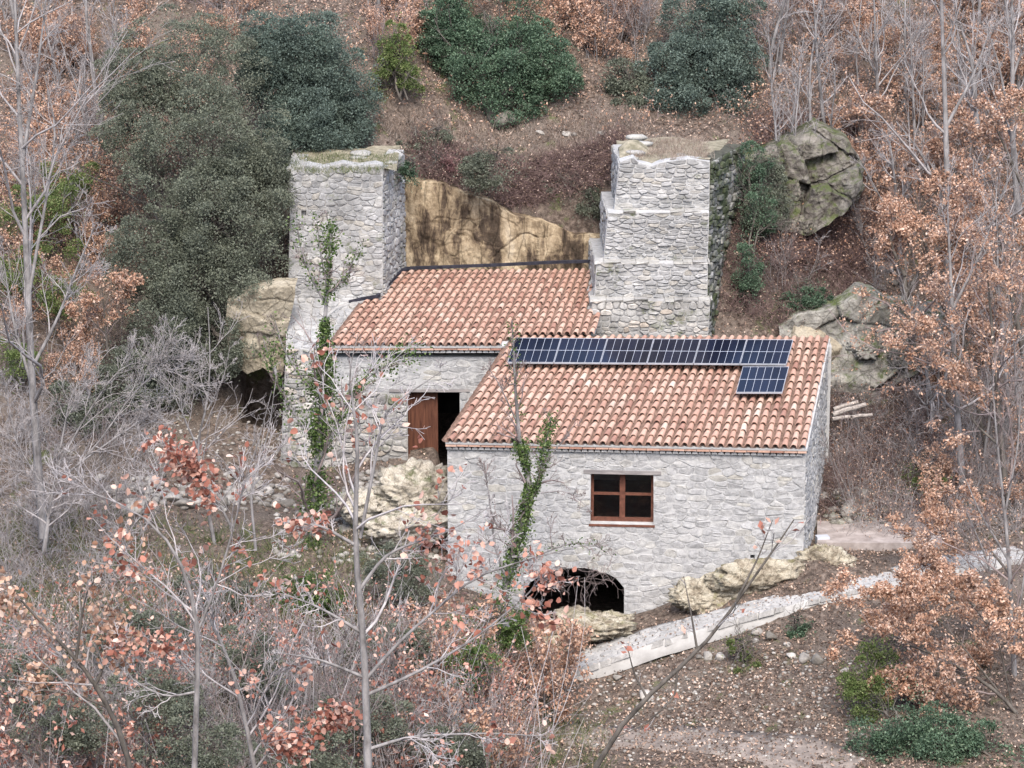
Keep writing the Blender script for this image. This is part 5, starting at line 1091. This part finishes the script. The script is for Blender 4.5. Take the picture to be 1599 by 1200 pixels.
# ================================================================== UNDERGROWTH MASSES AND COPIED SAPLINGS
def proto_sapling(name, seed, h, nst, leafm=None, nl=0, lsize=.08, tw=m_twig, spread=.35, rr=.016, k=(9, 5, 3), clump=5):
    r = np.random.RandomState(seed); root = thing(name, 'x', 'tree', (0, 0, 0))
    S0 = r.normal(size=(nst, 3))*np.array([.12, .12, 0]); D = np.array([0, 0, 1.])+r.normal(size=(nst, 3))*np.array([spread, spread, .05])
    P, R = grow(r, S0, D, r.uniform(.6, 1.0, nst)*h, np.full(nst, rr), 9, .12, .06, .25)
    V, F = tubes([(P, R, 5)]); obj('trunk', mesh('trunk', V, F, [m_bark], smooth=True), root)
    P2, R2 = spawn(r, P, R, k[0], .15, 1, .65, .45, .6, 6, .2, .06); P3, R3 = spawn(r, P2, R2, k[1], .15, 1, .65, .55, .6, 5, .2, .05); P4_, R4 = spawn(r, P3, R3, k[2], .2, 1, .6, .5, .7, 3, .2, .04)
    V, F = tubes([(P2, np.maximum(R2, .004), 4), (P3, np.maximum(R3, .0035), 3), (P4_, np.maximum(R4, .003), 3)]); o = obj('branches', mesh('branches', V, F, [tw], smooth=True), root); o['kind'] = 'stuff'
    if leafm:
        c0 = along(r, P3, nl//clump); pos = np.repeat(c0, clump, 0)+r.normal(size=(len(c0)*clump, 3))*.07
        V, F = leaf_cloud(r, pos, lsize); o = obj('leaves', mesh('leaves', V, F, [leafm]), root); o['kind'] = 'stuff'
    return root
PB = [proto_sapling('bare_sapling', 400+i, 2.8, 4, tw=(m_pale if i % 2 else m_twig)) for i in range(3)]
PO = [proto_sapling('brown_leaved_sapling', 410+i, 2.0, 4, m_orange, 1500, .085) for i in range(3)]
PR = [proto_sapling('red_leaved_sapling', 420+i, 2.6, 4, m_red, 420, .11, tw=(m_pale if i % 2 else m_twig)) for i in range(3)]
def proto_pole(seed, h):
    r = np.random.RandomState(seed); root = thing('bare_tree', 'x', 'tree', (0, 0, 0))
    P, R_ = grow(r, np.zeros((2, 3))+r.normal(size=(2, 3))*.06, np.array([[.03, 0, 1], [.2, .1, 1.]]), np.array([h, h*.6]), np.array([.055, .03]), 12, .07, .12, .2)
    V, F = tubes([(P, R_, 6)]); obj('trunk', mesh('trunk', V, F, [m_bark], smooth=True), root)
    P2, R2 = spawn(r, P, R_, 14, .3, 1, .7, .3, .5, 7, .18, .08); P3, R3 = spawn(r, P2, R2, 7, .15, 1, .6, .5, .6, 5, .2, .06); P4_, R4 = spawn(r, P3, R3, 3, .2, 1, .6, .5, .7, 3, .2, .04)
    V, F = tubes([(P2, np.maximum(R2, .005), 4), (P3, np.maximum(R3, .004), 3), (P4_, np.maximum(R4, .003), 3)]); o = obj('branches', mesh('branches', V, F, [m_pale], smooth=True), root); o['kind'] = 'stuff'
    return root
PP = [proto_pole(440+i, 5.5) for i in range(3)]
used = set(); rg = random.Random(77)
ZONES = [(0, 420, -100, 420, 'left of the holm oak on the upper slope'), (420, 1050, -100, 260, 'on the upper slope between the evergreens'), (1050, 1345, -100, 330, 'above the grey bluff'), (1345, 1700, -100, 430, 'in the upper right wood'),
    (1100, 1420, 330, 900, 'among the brambles right of the house'), (1420, 1700, 430, 900, 'along the right edge beside the terrace'), (-60, 420, 420, 900, 'on the bank left of the towers')]
def zone(P):
    px, py = pix(P)
    for a, b_, c_, d_, t_ in ZONES:
        if a-1 <= px <= b_ and c_ <= py <= d_: return t_
    return 'in the foreground thicket '+('at the left edge' if px < 160 else 'left of centre' if px < 420 else 'around the grey forked tree' if px < 640 else 'below the cellar arch')
def place(protos, pts, label, cat, group, smin, smax, yfix=None, sink=.05):
    for (px, py, *y_) in pts:
        pr = protos[rg.randrange(len(protos))]; first = pr.name not in used
        if first: used.add(pr.name); o = pr
        else: o = copy_tree(pr)
        p = ground(px, py) if not y_ else at(px, py, y_[0])
        if y_: p[2] = Hs(p[0], p[1])
        o.location = p-Z*sink; o.rotation_euler = (0, 0, rg.uniform(0, 6.28)); s_ = rg.uniform(smin, smax); o.scale = (s_, s_, s_*rg.uniform(.85, 1.15))
        sz = 'small' if s_ < smin+(smax-smin)/3 else ('middling' if s_ < smin+(smax-smin)*2/3 else 'tall'); zz = zone(p); lab = sz+' '+label+' '+zz; tag(o, lab, cat, group+' '+zz)
def scatter(n, boxes, seed, ok=None):
    r_ = random.Random(seed); out_ = []
    A = [(b_[2]-b_[0])*(b_[3]-b_[1]) for b_ in boxes]
    for _ in range(n):
        b_ = r_.choices(boxes, A)[0]; out_.append((r_.uniform(b_[0], b_[2]), r_.uniform(b_[1], b_[3])))
    return out_
TOP = [(0, -60, 420, 120), (0, 100, 170, 420), (580, -60, 1000, 110), (590, 60, 700, 150), (930, -60, 1050, 90), (1190, -60, 1620, 160), (1340, 150, 1620, 420)]
place(PO, scatter(170, TOP+[(580, -60, 1000, 110)], 1), 'brown leaved oak sapling', 'sapling', 'brown leaved saplings', .45, .95)
place(PB, scatter(60, TOP+[(1190, -60, 1620, 160)], 2), 'bare grey sapling', 'sapling', 'bare saplings', .6, 1.1)
place(PB, scatter(40, [(1330, 450, 1620, 860), (1180, 380, 1380, 470), (0, 560, 180, 850)], 3), 'bare pale sapling', 'sapling', 'bare pale saplings', .5, .9)
place(PO, scatter(34, [(1450, 450, 1620, 860), (0, 420, 160, 640)], 4), 'russet leaved sapling', 'sapling', 'russet leaved saplings', .5, .9)
place(PP, scatter(16, [(1200, 20, 1620, 330)], 21)+scatter(12, [(0, 60, 160, 420)], 22)+scatter(10, [(560, -60, 1050, 60), (200, -60, 400, 20)], 23)+scatter(8, [(1440, 400, 1620, 760)], 24), 'thin straight bare tree', 'tree', 'thin straight bare trees', .6, 1.15)
# foreground thicket
fg = []
r_ = random.Random(6)
for _ in range(104):
    px = r_.uniform(-40, 820); y = r_.uniform(-24, -7); p = (px, 1150, y); fg.append(p)
place(PR, fg[:36], 'thin shrub with scattered reddish leaves', 'shrub', 'red leaved shrubs', 1.0, 1.5)
place(PB, fg[36:], 'bare shrub', 'shrub', 'bare shrubs', 1.0, 1.6)
place(PO, [(660, 960, -4), (690, 1000, -5), (740, 1010, -5), (800, 1040, -4.5), (820, 1000, -3.2), (640, 1080, -8), (860, 1060, -4), (780, 1130, -8), (720, 1050, -6), (790, 1080, -6.5), (850, 1100, -5), (760, 1100, -8), (700, 1120, -8), (130, 1000, -9), (20, 1000, -8)], 'russet leaved bush', 'bush', 'russet bushes', .8, 1.2)

# masses nobody could count
def ground_pts(r, n, x0, x1, y0, y1, dens=None):
    x = r.uniform(x0, x1, n); y = r.uniform(y0, y1, n); ok = np.ones(n, bool)
    for (a, b_, c_, d_, f_) in CUTS: ok &= ~((x > a-.1) & (x < b_+.1) & (y > c_-.1) & (y < d_+.1))
    P = np.stack([x, y, H(x, y)], -1)
    if dens is not None: ok &= r.rand(n) < dens(P)
    return P[ok]
r = np.random.RandomState(9)
def dl(P):
    d = .35+.9*fbm(P, .5, 3, 21)
    d = np.where((P[:, 1] > 9.5) | (P[:, 1] < -1), d+.45, d)
    hollow = (P[:, 0] < -5.6) & (P[:, 1] > 2) & (P[:, 1] < 8); d = np.where(hollow, .12, d)
    return np.clip(d, .05, 1)
pos = ground_pts(r, 280000, -16, 16, -9, 21, dl); V, F = leaf_cloud(r, pos+Z*.02+r.normal(size=pos.shape)*.015, .075, .6, .3, 1.2)
sp = r.uniform(0, len(Q_)-1.01, 900); i_ = sp.astype(int); fr_ = (sp-i_)[:, None]; pl_ = Q_[i_]*(1-fr_)+Q_[i_+1]*fr_+Sd_[i_]*(wq_[i_]*np.clip(r.normal(0, .38, 900), -.5, .5))[:, None]+Z*.03
V2_, F2_ = leaf_cloud(r, pl_, .06, .6, .3, 1.5); F = np.concatenate([F, F2_+len(V)]); V = np.concatenate([V, V2_])
tag(obj('leaf_litter', mesh('leaf_litter', V, F, [m_litter])), 'fallen brown leaves covering the slopes', None, None, 'stuff')
r = np.random.RandomState(12)
def rubble(name, label, boxes, n, smax, mat, seed):
    r = np.random.RandomState(seed); V0, F0 = ICO[1]; VV = []; FF = []; b0 = 0
    for i in range(n):
        b_ = boxes[r.randint(len(boxes))]; p = ground(r.uniform(b_[0], b_[2]), r.uniform(b_[1], b_[3])) if len(b_) == 4 else None
        sc_ = smax*r.uniform(.3, 1)**1.6; V_ = V0*r.uniform(.65, 1.15, (len(V0), 1)); V_ = np.round(V_*1.6)/1.6*.35+V_*.65
        V_ = V_*np.array([1, .8, .55])*sc_ @ rotz(r.uniform(0, 6)).T; VV.append(V_+p+Z*sc_*.15); FF.append(F0+b0); b0 += len(V0)
    tag(obj(name, mesh(name, np.concatenate(VV), np.concatenate(FF), [mat], smooth=False)), label, None, None, 'stuff')
rubble('rubble', 'loose pale rubble on the terrace left of the towers and below the door', [(150, 745, 640, 800), (430, 790, 700, 880), (560, 740, 640, 790), (200, 760, 450, 790)], 900, .17, m_rubble, 1)
rubble('slope_gravel', 'small pale stones and chips on the slopes', [(880, 1010, 1400, 1190), (1290, 640, 1400, 820), (220, 640, 440, 740), (880, 1020, 1350, 1150), (870, 1030, 1420, 1190)], 1700, .08, m_rubble, 2)
rubble('block_heap', 'grey blocks heaped at the back of the terrace right of the house', [(1285, 775, 1400, 822)], 90, .22, m_grock, 3)
# bramble and twig mass
def mass(name, label, pts, h, k, mat, seed, rad=.006, lm=None, nl=0, ls=.05, up=.0, wig=.4):
    r = np.random.RandomState(seed); n = len(pts); S0 = np.repeat(pts, k, 0)+r.normal(size=(n*k, 3))*np.array([.1, .1, 0])
    P, R = grow(r, S0, r.normal(size=(n*k, 3))*np.array([.8, .8, .3])+np.array([0, 0, .9]), r.uniform(.5, 1.2, n*k)*h, np.full(n*k, rad), 6, wig, up, .4)
    V, F = tubes([(P, R, 3)]); o = obj(name, mesh(name, V, F, [mat], smooth=True)); tag(o, label, None, None, 'stuff')
    if lm:
        pos = along(r, P, nl)+r.normal(size=(nl, 3))*.03; pos = pos[fbm(pos, .55, 3, seed+70) > (.02 if name == 'foreground_twigs' else -.9)]; V, F = leaf_cloud(r, pos, ls); V2 = obj(name+'_leaves', mesh(name+'_leaves', V, F, [lm])); tag(V2, label+', its leaves', None, None, 'stuff')
def gp(r, n, boxes):
    out_ = []
    for _ in range(n):
        b_ = boxes[r.randint(len(boxes))]; x, y = r.uniform(b_[0], b_[2]), r.uniform(b_[1], b_[3]); out_.append((x, y))
    X_ = np.array(out_); return np.stack([X_[:, 0], X_[:, 1], H(X_[:, 0], X_[:, 1])], -1)
r = np.random.RandomState(31)
m_bram = mat_simple('purple_brown_bramble', (.06, .037, .035), (.19, .13, .12), 4, .9, .2, .005)
mass('bramble_thicket', 'tangled purple brown brambles on the slope right of the stepped tower', gp(r, 1700, [(5.4, 8.2, 9.5, 11), (7.4, 3.2, 11, 8)]), .7, 6, m_bram, 1, .007, m_litter, 14000, .05, -.12)
mass('cliff_top_bramble', 'dark bramble hanging over the ochre cliff', gp(r, 1300, [(-2.6, 10.9, 3.1, 12.0)]), .55, 7, m_bram, 2, .007, m_litter, 16000, .045, -.18)
mass('upper_slope_twigs', 'grey brown twigs of the undergrowth on the upper slope', gp(r, 3200, [(-14, 12.2, 14, 21), (-14, 10, -8, 16), (6, 11, 14, 19)]), .9, 4, m_twig, 3, .006, m_orange, 75000, .075, .05)
mass('left_slope_twigs', 'pale twigs and dry stems at the left side', gp(r, 420, [(-12.5, -2, -8.6, 6)]), 1.1, 5, m_pale, 4, .007, None, 0, .05, .05)
mass('foreground_twigs', 'dense grey twigs of the foreground thicket', gp(r, 2300, [(-12, -22, 0, -6), (-12, -12, 0, -4)]), 2.2, 4, m_pale, 5, .009, m_red, 85000, .095, .1, .3)
mass('crossing_stems', 'long thin pale stems crossing through the foreground thicket', gp(r, 260, [(-11, -24, .5, -8)]), 4.5, 2, m_pale2, 25, .012, None, 0, .05, .12, .14)
mass('grass_tufts', 'dry and green grass in the foreground slope', gp(r, 1500, [(-11, -9, 2, -4), (-12, -5, -3, 1.5)]), .35, 8, m_grass, 6, .006, None, 0, .05, .1, .15)
mass('ledge_grass', 'short dry grass along the ledge above the cliff', gp(r, 900, [(-3.4, 11.6, 3.6, 13)]), .25, 6, m_dry, 18, .005, None, 0, .05, .1, .2)
mass('bluff_bramble', 'brambles and dead twigs crowding round the grey bluff', np.array([ground(px_, py_)+np.array([0, -.25, .05]) for px_, py_ in np.concatenate([np.random.RandomState(18).uniform((1170, 345), (1400, 420), (420, 2)), np.random.RandomState(19).uniform((1320, 200), (1400, 400), (260, 2)), np.random.RandomState(20).uniform((1180, 190), (1340, 235), (260, 2))])]), .65, 7, m_bram, 27, .006, m_orange, 9000, .06, .0)
mass('bluff_grass', 'dry pinkish grass and twigs over the top of the grey bluff', np.array([ground(px_, py_) for px_, py_ in np.random.RandomState(8).uniform((1180, 90), (1350, 330), (420, 2))]), .45, 6, m_dry, 17, .005, m_orange, 3000, .05, .05)
mass('stepped_tower_grass', 'dry grass on the stepped tower top', np.stack([np.random.RandomState(4).uniform(3.0, 5.0, 380), np.random.RandomState(5).uniform(8.2, 11, 380), np.full(380, tz2+.02)], -1), .16, 6, m_dry, 19, .004, None, 0, .05, .1, .2)
mass('tower_top_grass', 'short dry grass on the left tower top', np.stack([np.random.RandomState(2).uniform(tl, tx1+.3, 260), np.random.RandomState(3).uniform(7.2, 9.8, 260), np.full(260, tz)], -1), .16, 6, m_grass, 7, .004, None, 0, .05, .1, .2)
mass('right_slope_twigs', 'pale twigs along the right bank', gp(r, 700, [(8, 2, 13, 9)]), 1.0, 5, m_pale, 8, .006, m_orange, 7000, .06, .03)
# low green bushes in the foreground thicket
for i, (px, py, y, w, h) in enumerate(((480, 920, -2, 55, 45), (760, 970, -4, 55, 40), (740, 1050, -6, 50, 30), (620, 900, -1.5, 60, 40), (250, 1090, -9, 60, 40), (330, 920, -3, 70, 30), (700, 1170, -9, 60, 40), (100, 1130, -10, 60, 40), (480, 1170, -10, 70, 40), (620, 1010, -5, 60, 40), (200, 980, -6, 70, 45), (380, 1040, -7, 60, 45), (560, 1120, -9, 70, 40), (300, 1160, -11, 70, 35), (30, 1060, -9, 50, 45))):
    lab = ['dark green ivy mound at the foot of the left ivy tree', 'green bush at the foot of the right ivy tree', 'green clump below the cellar arch rocks', 'grey green bush below the creamy outcrop', 'green undergrowth bush low at the left in the thicket', 'green bush below the rubble terrace', 'green bush at the bottom centre behind the grey foreground trunk', 'green bush in the bottom left corner', 'green bush at the bottom left of the grey foreground trunk', 'dim green bush right of the grey foreground trunk', 'grey green bush behind the forked tree left of centre', 'grey green bush between the two grey foreground trees', 'dim bush at the foot of the grey foreground trunk', 'grey green bush at the bottom edge under the forked tree', 'grey green bush at the left edge behind orange leaves'][i]
    evergreen(lab, 'bush', [blob(px, py, y, P68(w), P68(h)), blob(px+w*.5, py+8, y-.3, P68(w*.6), P68(h*.7))], at(px, py+h, y), m_ivy if i in (0, 1, 2) else m_oakgr, 9000, .06, 500+i, name='bush', th=.02)
# old logs beside the side wall
for i, (a, b_, rr) in enumerate((((1300, 648, 6.2), (1352, 632, 6.6), .07), ((1302, 640, 6.6), (1340, 628, 6.8), .06), ((1300, 655, 6.0), (1345, 650, 6.2), .055), ((1330, 652, 6.0), (1362, 648, 6.3), .05))):
    A_, B2 = at(*a), at(*b_); tag(obj('log', tube_mesh('log', [A_, A_*.6+B2*.4+Z*.02, A_*.3+B2*.7, B2], [rr, rr*.95, rr*.9, rr*.8], m_old)), ['long pale log sloping up beside the house side wall', 'pale log lying on top of the log pile', 'lowest log of the pile beside the side wall', 'short log at the right end of the log pile'][i], 'log', 'old logs beside the side wall')
for i, (a, b_) in enumerate((((1278, 829, 3.1), (1365, 829, 3.1)), ((1298, 843, 2.3), (1330, 845, 2.3)))):
    tag(obj('pole', tube_mesh('pole', [at(*a), at(*b_)], [.03, .03], m_dbark, 6)), ['dark pole lying along the back edge of the terrace slab', 'short dark pole lying on the terrace slab'][i], 'pole')
mb = MB(); p = at(1277, 853, 1.6); mb.box(p, [.3, .05, 0], [-.04, .22, 0], [0, .02, .2])
tag(obj('sack', mb.mesh('sack', [m_back])), 'small white block standing on the terrace at the house corner', 'block')
